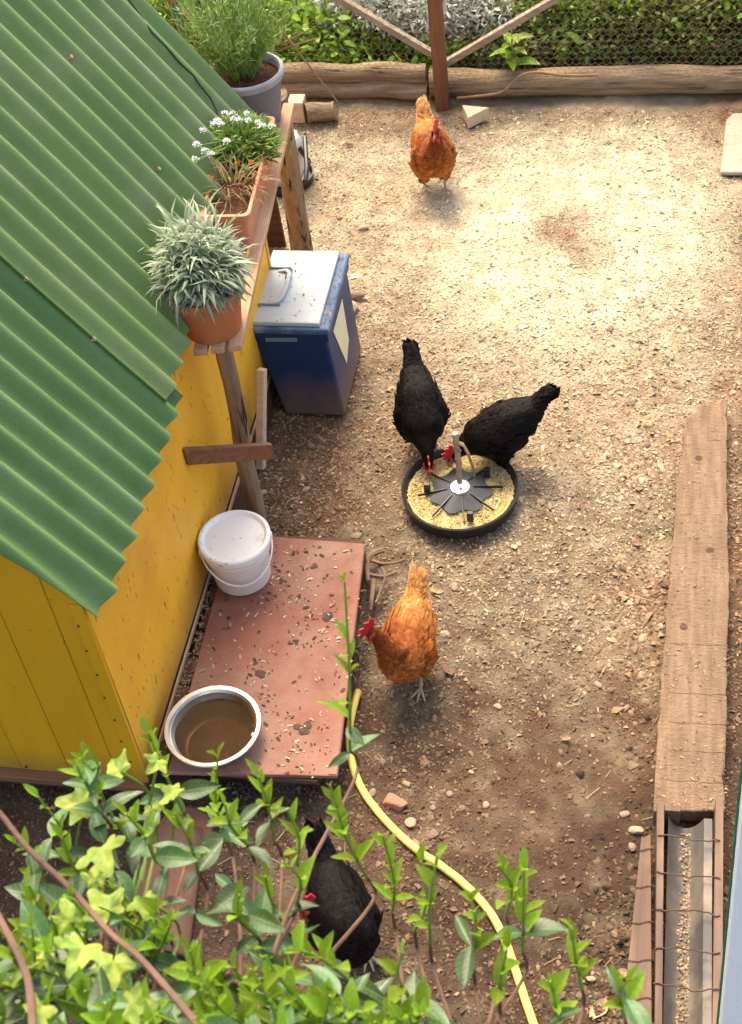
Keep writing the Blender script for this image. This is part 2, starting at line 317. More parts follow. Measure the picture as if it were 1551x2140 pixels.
# ------------------------------------------------------------------ ground: one sheet, fine in the yard
def axis(lo, hi, step, far):
    core = np.arange(lo, hi+step/2, step); out = []; d = step; x = hi
    while x < far: d *= 1.5; x += d; out.append(x)
    lo_s = []; d = step; x = lo
    while x > -far: d *= 1.5; x -= d; lo_s.append(x)
    return np.array(lo_s[::-1]+list(core)+out)
def gh(x, y):                                   # height of the soil
    inside = sstep(6.6, 6.0, y)
    h = .020*fbm(x, y, 1.3, 3, 3)+.012*fbm(x, y, 9, 11, 3)+.006*fbm(x, y, 40, 23, 2)
    return h-.006 + .03*(1-inside)
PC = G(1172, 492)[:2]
def pale(x, y):                                 # cover of pale shavings and spilt grain, plus painted sunlight, 0..1
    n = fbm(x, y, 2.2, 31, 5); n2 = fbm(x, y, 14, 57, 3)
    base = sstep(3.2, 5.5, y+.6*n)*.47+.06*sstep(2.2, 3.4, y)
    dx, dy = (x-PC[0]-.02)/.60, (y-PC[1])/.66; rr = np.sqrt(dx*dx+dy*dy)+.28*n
    lit_feed_ring = np.exp(-((rr-.56)/.42)**2)*.52  # bright patch: pale feed plus sunlight painted into the ground colour
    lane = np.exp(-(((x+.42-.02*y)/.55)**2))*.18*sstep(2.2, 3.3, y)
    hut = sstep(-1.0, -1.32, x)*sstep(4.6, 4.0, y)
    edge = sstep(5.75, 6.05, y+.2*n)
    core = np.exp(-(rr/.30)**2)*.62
    return np.clip(base+lit_feed_ring+lane+n2*.22-.75*hut-.35*edge-core-.22*sstep(.12, .42, x), 0, 1)
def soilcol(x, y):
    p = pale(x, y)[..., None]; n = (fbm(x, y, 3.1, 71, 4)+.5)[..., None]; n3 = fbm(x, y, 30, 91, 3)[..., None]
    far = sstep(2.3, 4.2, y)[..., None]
    dark = np.array([.086, .054, .036])*(1-far)+np.array([.20, .124, .074])*far  # near soil darker, with the foreground shade put into its colour
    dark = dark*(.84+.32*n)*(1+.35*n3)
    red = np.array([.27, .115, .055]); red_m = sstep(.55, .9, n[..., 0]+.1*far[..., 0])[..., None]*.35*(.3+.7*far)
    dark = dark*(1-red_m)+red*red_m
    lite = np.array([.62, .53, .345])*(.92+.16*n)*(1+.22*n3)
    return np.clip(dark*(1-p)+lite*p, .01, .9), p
gx = axis(-2.2, .75, .014, 90); gy = axis(1.3, 6.6, .014, 90)
XX, YY = np.meshgrid(gx, gy, indexing='ij'); core = sstep(8, 7, np.maximum(np.abs(XX), np.abs(YY)))
ZZ = gh(XX, YY)*core
na, nb = XX.shape; idx = np.arange(na*nb).reshape(na, nb)
Fq = np.stack([idx[:-1, :-1], idx[1:, :-1], idx[1:, 1:], idx[:-1, 1:]], -1).reshape(-1, 4)
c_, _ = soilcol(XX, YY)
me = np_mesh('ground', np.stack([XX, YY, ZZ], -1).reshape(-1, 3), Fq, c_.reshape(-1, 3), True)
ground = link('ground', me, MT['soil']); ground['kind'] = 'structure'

# loose litter: shavings, crumbs of soil, gravel
def scatter(n, x0, x1, y0, y1): return RNG.uniform(x0, x1, n), RNG.uniform(y0, y1, n)
def add_stuff(name, label, cat, V, Fc, col, mat, smooth=False):
    o = link(name, np_mesh(name, V, Fc, col, smooth), mat); o['kind'] = 'stuff'; tag(o, label, cat); return o
CHV = np.array([[-.5,-.16,0],[.5,-.2,.02],[.45,.2,0],[-.5,.14,.03],[0,-.2,.14],[0,.2,.12]]); CHF = np.array([[0,4,3],[4,5,3],[4,1,5],[1,2,5]])
CRV = np.array([[-.5,-.4,-.2],[.5,-.5,-.2],[.55,.4,-.2],[-.4,.5,-.2],[.05,.02,.42],[-.3,.1,.3]]); CRF = np.array([[0,1,4],[1,2,4],[2,3,4],[3,5,4],[0,5,3],[0,4,5]])
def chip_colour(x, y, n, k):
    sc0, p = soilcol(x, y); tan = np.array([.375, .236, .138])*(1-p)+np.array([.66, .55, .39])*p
    far = sstep(2.2, 3.6, y)[:, None]; tan = tan*(.55+.45*far); c = sc0*(1-k)+tan*k  # nearer chips darkened to follow the painted foreground shade
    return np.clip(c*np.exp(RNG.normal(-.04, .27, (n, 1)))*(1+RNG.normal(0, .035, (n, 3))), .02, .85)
smooth_of = lambda x, y: np.exp(-(((x+.12)/.33)**2+((y-2.35)/.5)**2))
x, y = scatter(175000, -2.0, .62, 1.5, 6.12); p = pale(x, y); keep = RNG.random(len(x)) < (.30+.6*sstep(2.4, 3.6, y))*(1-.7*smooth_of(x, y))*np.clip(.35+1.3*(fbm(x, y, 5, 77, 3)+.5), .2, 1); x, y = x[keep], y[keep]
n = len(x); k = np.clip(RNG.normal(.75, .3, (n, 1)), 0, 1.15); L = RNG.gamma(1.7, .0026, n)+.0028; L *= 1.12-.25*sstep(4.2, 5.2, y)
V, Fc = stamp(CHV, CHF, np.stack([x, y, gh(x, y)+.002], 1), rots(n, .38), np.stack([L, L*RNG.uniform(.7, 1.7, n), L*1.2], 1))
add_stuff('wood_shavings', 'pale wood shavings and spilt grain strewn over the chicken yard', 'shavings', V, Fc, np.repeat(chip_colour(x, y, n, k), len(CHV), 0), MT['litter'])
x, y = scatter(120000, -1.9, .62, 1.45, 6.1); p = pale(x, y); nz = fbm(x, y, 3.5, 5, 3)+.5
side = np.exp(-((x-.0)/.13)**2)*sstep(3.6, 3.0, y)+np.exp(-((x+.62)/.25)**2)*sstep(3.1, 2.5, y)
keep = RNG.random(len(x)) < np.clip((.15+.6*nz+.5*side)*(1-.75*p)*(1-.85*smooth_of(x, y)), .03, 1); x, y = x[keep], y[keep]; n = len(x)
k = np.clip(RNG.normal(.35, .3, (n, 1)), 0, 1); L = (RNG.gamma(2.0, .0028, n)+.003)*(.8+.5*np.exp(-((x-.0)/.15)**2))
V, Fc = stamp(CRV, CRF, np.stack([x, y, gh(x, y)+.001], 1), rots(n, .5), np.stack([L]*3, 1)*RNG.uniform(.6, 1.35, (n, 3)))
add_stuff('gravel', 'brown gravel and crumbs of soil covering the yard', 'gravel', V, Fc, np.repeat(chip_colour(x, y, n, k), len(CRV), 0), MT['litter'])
x, y = scatter(190, -1.6, .5, 1.6, 5.9); n = len(x); D = np.stack([RNG.normal(0, 1, n), RNG.normal(0, 1, n), np.zeros(n)], 1)
cc = np.array([.44, .31, .17])*(.5+.6*RNG.random((n, 1)))
V, Fc = stamp(CHV, CHF, np.stack([x, y, gh(x, y)+.006], 1), frames(D, np.zeros(n)), np.stack([RNG.gamma(3, .012, n)+.015, np.full(n, .006), np.full(n, .012)], 1))
add_stuff('straw', 'loose dry straw stalks scattered on the yard floor', 'straw', V, Fc, np.repeat(cc, len(CHV), 0), MT['litter'])

def rock_mesh(seed, sub=2, sq=(1, 1, .55), rough=.3):
    bm = bmesh.new(); bmesh.ops.create_icosphere(bm, subdivisions=sub, radius=.5); r = random.Random(seed)
    pl = [(Vector((r.gauss(0, 1), r.gauss(0, 1), r.gauss(0, 1))).normalized(), r.uniform(.28, .42)) for _ in range(9)]
    for v in bm.verts:
        for nrm, d in pl:
            k = v.co.dot(nrm)
            if k > d: v.co -= nrm*(k-d)*.9
        v.co *= 1+rough*.3*(r.random()-.5)
        v.co = Vector((v.co.x*sq[0], v.co.y*sq[1], v.co.z*sq[2]))
    me = bpy.data.meshes.new('stone'); bm.to_mesh(me); bm.free(); return me
rocks = [rock_mesh(i) for i in range(6)]
for m_ in rocks: m_.materials.append(MT['stone'])
stone_px = [(1350,932,14),(1350,958,10),(760,478,16),(708,452,14),(640,1022,13),(858,1722,22),(905,1745,20),(870,1765,16),(735,1535,26),(985,1612,9),(1015,1682,13),
 (940,1660,12),(1068,1862,16),(1235,2048,14),(1440,795,10),(1412,795,12),(1345,2095,11),(965,1690,14),(930,1325,18),(1120,1345,15),(1040,1480,14),
 (1275,690,14),(1235,650,12),(985,1120,15),(1130,1050,16),(1150,1060,13),(745,1118,18),(950,1225,16),(1210,1310,14),(1300,1240,15),(1345,1330,16),(1250,1430,14),(1310,1480,12),(850,1640,14),(780,1660,14),(905,1690,12),(800,1595,12),(1330,1735,22),(1320,1770,16),(1305,1700,15),(1475,720,12),(1340,640,10),(650,930,14),(690,985,12)]
for i, (a, b, s) in enumerate(stone_px):
    p = G(a, b); o = link('stone', rocks[i % 6], None); sc = s*np.linalg.norm(p-CAM)/FP*1.5
    o.location = (p[0], p[1], gh(p[0], p[1])+sc*.12); o.rotation_euler = (0, 0, i*1.7); o.scale = (sc, sc*.8, sc*.8)
    marks = [('the yellow hose', (870, 1775)), ('the yellow hose', (740, 1600)), ('the feeder pan', (970, 1080)), ('the thick plank', (1410, 1200)), ('the thick plank', (1440, 850)), ('the feed trough', (1340, 1900)), ('the blue bin', (690, 900)), ('the ginger hen near the red board', (930, 1400)), ('the far bench leg', (700, 470)), ('the pale shavings patch painted sunlit', (1300, 640)), ('the yellow hose', (1060, 1900)), ('the twisted root', (780, 1130))]
    nm = min(marks, key=lambda q: (q[1][0]-a)**2+(q[1][1]-b)**2)[0]
    tag(o, 'small rough stone lying loose on the soil near '+nm, 'stone', 'stones lying loose near '+nm)
p = G(826, 1682); fm = rock_mesh(77, 3, (1, .5, .38), .1); fm.materials.append(MT['redstone'])
o = link('flat_stone', fm, None); o.location = (p[0], p[1], .012); o.rotation_euler = (0, 0, R_(-24)); o.scale = (.105, .105, .09)
tag(o, 'long flat reddish stone beside the yellow hose', 'stone')

# ------------------------------------------------------------------ chicken coop
SL = R_(55); EX, EZ = -1.36, .925; RX = -2.22; RZ = EZ+(EX-RX)*math.tan(SL)
YF, YB, WX = 2.264, 4.33, -1.405
coop = thing('chicken_coop', 'yellow painted wooden chicken coop with steep green corrugated roof', 'chicken coop', (-2.2, 3.3, 0))
def sheet(y0, y1, s0, s1, phase, lift, side=1, taper=0, curl=False):
    pitch, amp, th = .095, .0205, .0035; ny = int((y1-y0)/pitch*14); ns = 26
    dS = np.array([-math.cos(SL), 0, math.sin(SL)]); nrm = np.array([math.sin(SL), 0, math.cos(SL)])
    out = []
    for layer in (0, 1):
        X = np.zeros((ns+1, ny+1, 3))
        for i in range(ns+1):
            s = s0+(s1-s0)*i/ns
            for j in range(ny+1):
                t = j/ny; yy = y0+(y1-y0)*t - taper*(s-s0)*(1-t)**3
                cph = math.cos(2*math.pi*(yy-phase)/pitch)
                h = amp*cph+lift-th*layer+.003*math.sin(s*5+yy*3)
                if curl: h -= .030*max(0, 1-t*(y1-y0)/.05)**2
                elif side > 0: h += .016*max(0, 1-t*(y1-y0)/.06)          # the lap of the upper sheet stands proud
                ss = s+.004*math.sin(yy*37)*(i == 0)
                X[i, j] = np.array([EX, yy, EZ])+dS*ss+nrm*h
        if side < 0: X[..., 0] = 2*RX-X[..., 0]
        out.append(X)
    m = MB(); m.grid(out[0]); nA = len(m.v); m.grid(out[1][::-1])
    a, b = ns+1, ny+1; T = lambda i, j: i*b+j; Bt = lambda i, j: nA+(a-1-i)*b+j
    m.f += [(T(0, j), T(0, j+1), Bt(0, j+1), Bt(0, j)) for j in range(b-1)]+[(T(a-1, j+1), T(a-1, j), Bt(a-1, j), Bt(a-1, j+1)) for j in range(b-1)]
    m.f += [(T(i+1, 0), T(i, 0), Bt(i, 0), Bt(i+1, 0)) for i in range(a-1)]+[(T(i, b-1), T(i+1, b-1), Bt(i+1, b-1), Bt(i, b-1)) for i in range(a-1)]
    return m
SMAX = (EX-RX)/math.cos(SL)
sh1 = sheet(2.236, 3.06, 0, SMAX, 2.60, .022, 1, .09, True).build('corrugated_sheet', MT['roof'], coop, True)
sh2 = sheet(2.972, 4.37, .055, SMAX, 3.04, .046).build('corrugated_sheet', MT['roof2'], coop, True)
sheet(2.23, 4.37, 0, SMAX, 2.60, .022, -1).build('corrugated_sheet', MT['roof'], coop, True)
for o in (sh1, sh2):
    pass
m = MB(); m.tube([(RX, 2.2, RZ+.02), (RX, 4.4, RZ+.02)], .06, 12); m.build('ridge_cap', MT['roof'], coop, True)
nrm = np.array([math.sin(SL), 0, math.cos(SL)])
for a, b in ((55, 583), (197, 708), (333, 352), (140, 30), (150, 118), (240, 38), (205, 145)):
    d = ray(a, b); o0 = np.array([EX, 0, EZ])+nrm*.05; t = ((o0-CAM)@nrm)/(d@nrm); q = CAM+d*t
    sc = MB().tube([q-nrm*.03, q+nrm*.002], .0035, 8); sc.tube([q-nrm*.001, q+nrm*.001], .007, 10); sc.build('roof_screw', MT['galvrust'], coop)
# gable of vertical boards
def roof_under(x): return EZ+(EX-x if x > RX else x-(2*RX-EX))*math.tan(SL)-.012
xb = WX; widths = [.085, .15, .155, .145, .16, .15, .155, .15, .16, .15, .15, .16]; LX = 2*RX-WX
for wd in widths:
    a, b = max(xb-wd+.0014, LX), xb-.0006; xs = sorted({a, b}|({RX} if a < RX < b else set()))
    if b <= LX: break
    top = [(q, YF, roof_under(q)) for q in xs[::-1]]; dy = random.uniform(-.003, .003)
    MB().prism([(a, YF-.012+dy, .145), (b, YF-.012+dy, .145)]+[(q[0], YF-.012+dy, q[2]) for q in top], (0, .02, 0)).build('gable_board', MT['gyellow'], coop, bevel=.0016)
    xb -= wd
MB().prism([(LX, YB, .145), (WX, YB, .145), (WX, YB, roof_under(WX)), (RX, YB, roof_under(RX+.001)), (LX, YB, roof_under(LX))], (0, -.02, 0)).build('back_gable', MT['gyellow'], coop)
sw = MB(); X = np.zeros((40, 16, 3))
for i in range(40):
    for j in range(16):
        yy = YF+.012+(YB-YF-.034)*i/39; zz = .15+(roof_under(WX)-.002-.15)*j/15
        X[i, j] = (WX+.004*vnoise(np.array(yy), np.array(zz), 2.3, 4)-.002, yy, zz)
sw.grid(X); sw.prism([(WX-.006, YF+.012, .15), (WX-.006, YB-.022, .15), (WX-.02, YB-.022, .15), (WX-.02, YF+.012, .15)], (0, 0, .81)).build('side_wall', MT['yellow'], coop, True)
MB().box((LX, (YF+YB)/2, .56), (.02, YB-YF-.05, .8)).build('side_wall', MT['yellow'], coop)
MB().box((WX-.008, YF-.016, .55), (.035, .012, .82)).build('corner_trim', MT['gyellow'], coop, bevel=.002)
# nails along the corner and foot of the gable
for k in range(7):
    q = (WX-.02-.004*(k % 2), YF-.023, .25+.105*k); MB().tube([q, (q[0], q[1]-.002, q[2])], .004, 6).build('nail', MT['rust'], coop)
for k in range(5):
    q = (WX-.07-.15*k, YF-.014, .165); MB().tube([q, (q[0], q[1]-.004, q[2])], .0045, 6).build('nail', MT['rust'], coop)
MB().beam((WX+.0, YF-.02, .130), (LX, YF-.02, .130), .045, .026).build('sill_beam', MT['brace'], coop, bevel=.004)
MB().beam((WX-.02, YF-.0, .07), (WX-.02, YB, .07), .05, .14).build('sill_beam', MT['darkwood'], coop)
MB().beam((LX, YF, .07), (LX, YB, .07), .05, .14).build('sill_beam', MT['darkwood'], coop)
MB().beam((-1.30, YF+.05, .03), (LX, YF+.03, .03), .05, .05).build('sill_beam', MT['darkwood'], coop, bevel=.004)  # lower beam darkened: the shade under the coop is in its colour
m = MB(); m.prism([(WX+.004, YF+.02, .150), (WX+.009, YF+.02, .148), (WX+.009, YB, .148), (WX+.004, YB, .150)], (0, 0, -.016)); m.build('drip_strip', MT['bench'], coop)
# wire that runs along the far verge of the roof
pts = []
for a, b in ((255, -20), (300, 42), (318, 68), (345, 95), (375, 130), (405, 158), (418, 178), (440, 205), (452, 230), (458, 250)):
    d = ray(a, b); o0 = np.array([EX, 0, EZ])+nrm*.062; t = ((o0-CAM)@nrm)/(d@nrm); pts.append(CAM+d*t)
tag(MB().tube(pts, .0035, 6).build('cable', MT['black'], None, True), 'thin dark cable running along the far edge of the green roof', 'cable')

# ------------------------------------------------------------------ bench along the coop
BZ = .94
nl, nr = G(398, 735, BZ), G(506, 722, BZ); fr = G(617, 212, BZ); fdir = (fr-nr); fdir[2] = 0
bench = thing('plant_bench', 'narrow slatted plant bench on weathered posts along the yellow coop wall', 'bench', (-1.33, 4.0, 0))
wv = np.array([nl[0]-nr[0], nl[1]-nr[1], 0]); wl_ = np.linalg.norm(wv); wv /= wl_; wid = wl_/3
for k in range(3):
    a = nr+wv*(k*wid+.003); b = nr+wv*((k+1)*wid-.008); j = random.uniform(-.012, .012)
    e = fdir*(1+j*.3)
    if k == 0: s_ = nr+wv*.0
    poly = [a, b, b+e+wv*.02*k, a+e+wv*.012*k]
    MB().prism([q-np.array([0, 0, .022]) for q in poly], (0, 0, .022+.001*k)).build('slat', MT['bench'], bench, bevel=.003)
def rough_post(path, r, n=12): return MB().tube(path, r, n, jit=.10)
def lerp(a, b, k): return [np.array(a)+(np.array(b)-np.array(a))*i/k for i in range(k+1)]
l1b = G(541, 1105, 0); l1t = onY(481, 742, l1b[1]-.03); l1t[2] = min(l1t[2], BZ-.022)
l1 = lerp((l1b[0], l1b[1], -.03), (l1t[0]-.012, l1t[1], BZ-.022), 10)
rough_post([p+np.array([.003*math.sin(i*1.1), .002*math.cos(i), 0]) for i, p in enumerate(l1)], [.032-.0004*i for i in range(11)]).build('leg', MT['post'], bench, True)
l2b = G(632, 528, 0); l2t = np.array([fr[0]-.02, l2b[1]-.30, BZ-.022]); l2t = G(598, 315, 0.62); l2t = l2t+(l2t-np.array([l2b[0], l2b[1], 0]))*((BZ-.022-.62)/.62)
rough_post(lerp((l2b[0], l2b[1], -.03), l2t, 10), [.048-.0008*i for i in range(11)]).build('leg', MT['post'], bench, True)
br = onY(573, 945, l1[6][1]-.040); bl = onX(389, 957, WX+.006); zc = (bl[2]+br[2])/2
nb_ = np.array([-(br-bl)[1], (br-bl)[0], 0]); nb_ = nb_/np.linalg.norm(nb_)*.02
MB().prism([(bl[0], bl[1], bl[2]-.034), (br[0], br[1], br[2]-.034), (br[0], br[1], br[2]+.034), (bl[0], bl[1], bl[2]+.034)], nb_).build('cross_brace', MT['brace'], bench, bevel=.003)
MB().beam((WX+.03, l1b[1]+.28, .02), (WX+.06, l1b[1]+.42, .38), .03, .03).build('cross_brace', MT['cutwood'], bench, bevel=.003)
# dark board leaning under the bench
q = G(600, 525, 0)
lb = MB().prism([(q[0]-.24, q[1]+.02, .0), (q[0]-.01, q[1]+.02, .0), (q[0]-.01, q[1]-.03, .62), (q[0]-.24, q[1]-.03, .62)], (0, .02, 0)).build('leaning_board', MT['darkwood'], None)
tag(lb, 'dark brown board standing under the bench behind the blue bin', 'board')
q = G(455, 178, .95)
for k in range(2):
    o = MB().beam(q+np.array([-.28, .05+.07*k, -.012*k]), q+np.array([.06, .02+.07*k, -.012*k]), .055, .02).build('pale_board', MT['cutwood'], None, bevel=.002)
    tag(o, 'pale sawn board end sticking out behind the grey flowerpot', 'board', 'pale boards behind the grey pot')

# ------------------------------------------------------------------ pots on the bench
def pot_profile(r0, r1, h, rim, t=.006, lip=.01):
    return [(.001, 0), (r0*.98, 0), (r0, .004), (r1-.004, h-rim), (r1+lip*.9, h-rim+.004), (r1+lip, h-.005), (r1+lip-.004, h), (r1-t+.001, h), (r1-t, h-.006), (r1-t-.004, h-.03), (.001, h-.032)]
def blades(n, c, r, h, ln, wd, col, cvar, up=.5, spread=1.0, seed=1, bend=.35, dome=True):
    """narrow leaves filling a dome above c"""
    rng = np.random.default_rng(seed)
    a = rng.uniform(0, 2*np.pi, n); q = np.sqrt(rng.random(n)); zz = rng.random(n)
    rad = r*q; hh = h*zz*np.sqrt(np.clip(1-(q*.95)**2, .02, 1)) if dome else h*zz
    base = np.stack([rad*np.cos(a), rad*np.sin(a), hh], 1)
    D = base*np.array([1, 1, .6])*spread/r + np.array([0, 0, up]) + rng.normal(0, .45, (n, 3))
    TV = np.array([[0,-.5,0],[0,.5,0],[.35,-.6,.05],[.35,.6,.05],[.7,-.5,-.02],[.7,.5,-.02],[1,0,-bend*.5]]); TV[:, 2] -= bend*TV[:, 0]**2*.4
    TF = np.array([[0,2,3,1],[2,4,5,3],[4,6,6,5]])
    L = ln*rng.uniform(.6, 1.25, n); sc = np.stack([L, np.full(n, wd)*rng.uniform(.7, 1.3, n), L], 1)
    V, Fc = stamp(TV, TF, base+np.array(c), frames(D, rng=rng), sc)
    cl = np.array(col)*(1+cvar*rng.normal(0, 1, (n, 1)))*(.75+.35*zz[:, None])+rng.normal(0, .008, (n, 3))
    tri = Fc[:, [0, 1, 2, 3]]
    return V, tri, np.clip(np.repeat(cl, len(TV), 0), .01, .95)
def quads_fix(Fc):                                # a degenerate quad becomes a triangle
    return np.concatenate([Fc[:, [0, 1, 2]], Fc[:, [0, 2, 3]]]) if True else Fc
def foliage_part(name, data, parent, mat=None, kind='stuff'):
    V, Fc, col = data; V = V-ORG[parent.name]; T = quads_fix(Fc); T = T[(T[:, 0] != T[:, 1]) & (T[:, 1] != T[:, 2]) & (T[:, 0] != T[:, 2])]
    o = link(name, np_mesh(name, V, T, col), mat or MT['leafmix'], parent)
    if kind: o['kind'] = kind
    return o
# terracotta pot with lavender
pc = G(447, 683, BZ); pc[2] = BZ
pot = thing('flowerpot', 'round terracotta pot of silvery lavender at the end of the bench', 'flowerpot', pc)
MB().lathe(pot_profile(.088, .108, .165, .035), pc, 48).build('pot', MT['terracotta'], pot, True)
m = MB(); m.lathe([(.0, .012), (.06, .014), (.104, .0)], pc+np.array([0, 0, .142]), 30); m.build('soil', MT['potsoil'], pot, True)
top = pc+np.array([-.0, .0, .15])
a1 = blades(1700, top+np.array([-.008, .012, .0]), .110, .195, .050, .0075, (.37, .41, .285), .20, .55, .75, 5, .8)
foliage_part('foliage', a1, pot); foliage_part('foliage', blades(90, top+np.array([-.01, .01, .05]), .12, .20, .085, .006, (.42, .46, .31), .2, .6, 1.0, 8, .5), pot); foliage_part('foliage', blades(110, top+np.array([-.01, .01, .03]), .115, .12, .075, .0075, (.46, .49, .35), .16, .15, 1.2, 6, .8), pot)
st = MB()
for k in range(60):
    a = random.uniform(0, 6.28); r = random.uniform(.02, .085); hz = .19*math.sqrt(max(.05, 1-(r/.1)**2))
    st.tube([top+np.array([.3*r*math.cos(a), .3*r*math.sin(a), -.01]), top+np.array([.7*r*math.cos(a), .7*r*math.sin(a), hz*.6]), top+np.array([r*math.cos(a), r*math.sin(a), hz])], [.0022, .0018, .001], 5)
st.build('stems', MT['greenstem'], pot)['kind'] = 'stuff'
# long terracotta planter
c4 = [G(521, 452, BZ+.15), G(571, 262, BZ+.15), None, G(412, 432, BZ+.15)]; 
ax = (c4[1]-c4[0]); Lp = np.linalg.norm(ax)+.06; ax /= np.linalg.norm(ax); nx_ = np.array([-ax[1], ax[0], 0])
if nx_[0] > 0: nx_ = -nx_
pw = .165; p0 = c4[0]+np.array([0, 0, -.15]); pcn = p0+ax*Lp/2+nx_*pw/2; pcn[2] = BZ
planter = thing('window_box', 'long terracotta planter with white alyssum and dried stems on the bench', 'planter', pcn)
def rrect(l, w_, z, r=.02):
    out = []
    for sx, sy, a0 in ((1, 1, 0), (-1, 1, 90), (-1, -1, 180), (1, -1, 270)):
        for k in range(4):
            a = R_(a0+30*k); q = ax*(sx*(l/2-r)+r*math.cos(a))+nx_*(sy*(w_/2-r)+r*math.sin(a)); out.append(pcn+q+np.array([0, 0, z]))
    return out
rings = [rrect(Lp-.07, pw-.05, 0), rrect(Lp-.02, pw-.022, .128), rrect(Lp, pw, .130), rrect(Lp, pw, .15), rrect(Lp-.022, pw-.022, .152), rrect(Lp-.03, pw-.03, .115)]
m = MB(); nn = 16
for k, rg in enumerate(rings): m.v += [tuple(q) for q in rg]
for k in range(len(rings)-1): m.f += [(k*nn+i, k*nn+(i+1) % nn, (k+1)*nn+(i+1) % nn, (k+1)*nn+i) for i in range(nn)]
m.f.append(tuple(range(nn))[::-1]); m.build('trough', MT['planter'], planter, True, bevel=.002)
m = MB(); m.add(rrect(Lp-.028, pw-.028, .122), [tuple(range(nn))]); m.build('soil', MT['potsoil'], planter)
ft = pcn+ax*(Lp*.20)+np.array([0, 0, .12])
foliage_part('foliage', blades(2000, ft+nx_*.02, .125, .10, .042, .005, (.20, .29, .06), .25, .7, 1.0, 9), planter)
foliage_part('foliage', blades(260, pcn+ax*(-Lp*.02)+nx_*.11+np.array([0, 0, .06]), .06, .09, .04, .008, (.09, .18, .04), .25, .5, 1.0, 19), planter)
fl_px = [(412,305),(425,275),(408,335),(430,318),(442,325),(402,342),(455,255),(470,240),(487,240),(447,262),(488,252),(500,253),(462,262),(520,255),(540,258),(548,265),(517,240),(568,265),(475,298),(415,330),(450,312)]
PT = np.array([[0,0,0],[.5,-.3,.15],[.7,0,.2],[.5,.3,.15]]); PF = np.array([[0,1,2,3]])
for k, (a, b) in enumerate(fl_px[:19]):
    q = G(a, b, BZ+.275-.02*(k % 3)); nfl = 46; D = RNG.normal(0, 1, (nfl, 3)); D[:, 2] = np.abs(D[:, 2])+.2; D /= np.linalg.norm(D, axis=1, keepdims=True)
    V, Fc = stamp(PT, PF, q-pcn+D*.009*RNG.uniform(.6, 1.3, (nfl, 1)), frames(D+RNG.normal(0, .5, (nfl, 3))), np.full(nfl, .009))
    link('flower_head', np_mesh('flower_head', V, Fc), MT['flower'], planter)
    s_ = MB().tube([ft+np.array([RNG.normal(0, .03), RNG.normal(0, .03), 0]), (ft+q)/2+np.array([0, 0, .03]), q], .0015, 5); s_.build('flower_stalk', MT['greenstem'], planter)
for a, b in ((525, 340), (496, 343)):
    q = G(a, b, BZ+.17); nfl = 18; D = RNG.normal(0, 1, (nfl, 3)); D[:, 2] = np.abs(D[:, 2]); V, Fc = stamp(PT, PF, np.tile(q-pcn, (nfl, 1)), frames(D), np.full(nfl, .014))
    link('flower_head', np_mesh('flower_head', V, Fc), MT['orange'], planter)
foliage_part('dried_stems', blades(190, pcn-ax*(Lp*.13)+nx_*.015+np.array([0, 0, .12]), .085, .05, .085, .0035, (.40, .27, .12), .25, .55, 1.1, 12), planter)
# grey pot with feathery herb
gc = G(532, 250, BZ); gc[2] = BZ
gp = thing('flowerpot', 'grey plastic pot with a feathery green herb at the far end of the bench', 'flowerpot', gc)
pr = pot_profile(.098, .125, .20, .026, lip=.008)
MB().lathe(pr[:4]+[(.121, .175)], gc, 48).build('pot', MT['greypot'], gp, True)
MB().lathe([(.121, .172), (.131, .174), (.135, .182), (.135, .196), (.130, .202), (.122, .202), (.118, .196), (.115, .16)], gc, 48).build('rim', MT['greyrim'], gp, True)
MB().lathe([(0, .01), (.07, .008), (.118, 0)], gc+np.array([0, 0, .168]), 30).build('soil', MT['potsoil'], gp, True)
gt = gc+np.array([-.02, .01, .17])
rngp = np.random.default_rng(3); Vs, Fs, Cs = [], [], []; off = 0; sm = MB()
for k in range(120):
    a = rngp.uniform(0, 6.28); lean = rngp.uniform(.05, .80); L = rngp.uniform(.22, .42)
    d = np.array([math.cos(a)*lean, math.sin(a)*lean, 1]); d /= np.linalg.norm(d); b0 = gt+np.array([math.cos(a), math.sin(a), 0])*rngp.uniform(0, .05)
    path = [b0, b0+d*L*.5, b0+d*L+np.array([d[0], d[1], 0])*.05]; sm.tube(path, [.0022, .0016, .0008], 4)
    nb_ = 34; t = rngp.uniform(.15, 1, nb_)[:, None]; pos = b0+(path[2]-b0)*t; D = d+rngp.normal(0, .55, (nb_, 3))
    TV = np.array([[0,-.5,0],[0,.5,0],[.5,-.5,.02],[.5,.5,.02],[1,0,0]]); TF = np.array([[0,2,3,1],[2,4,4,3]])
    V, Fc = stamp(TV, TF, pos, frames(D, rng=rngp), np.stack([rngp.uniform(.025, .05, nb_), np.full(nb_, .0032), np.full(nb_, .03)], 1))
    Vs.append(V); Fs.append(Fc+off); off += len(V); Cs.append(np.repeat(np.array([.24, .34, .10])*(rngp.uniform(.6, 1.3, (nb_, 1))), 5, 0))
foliage_part('foliage', (np.concatenate(Vs), np.concatenate(Fs), np.concatenate(Cs)), gp); sm.build('stems', MT['greenstem'], gp)['kind'] = 'stuff'

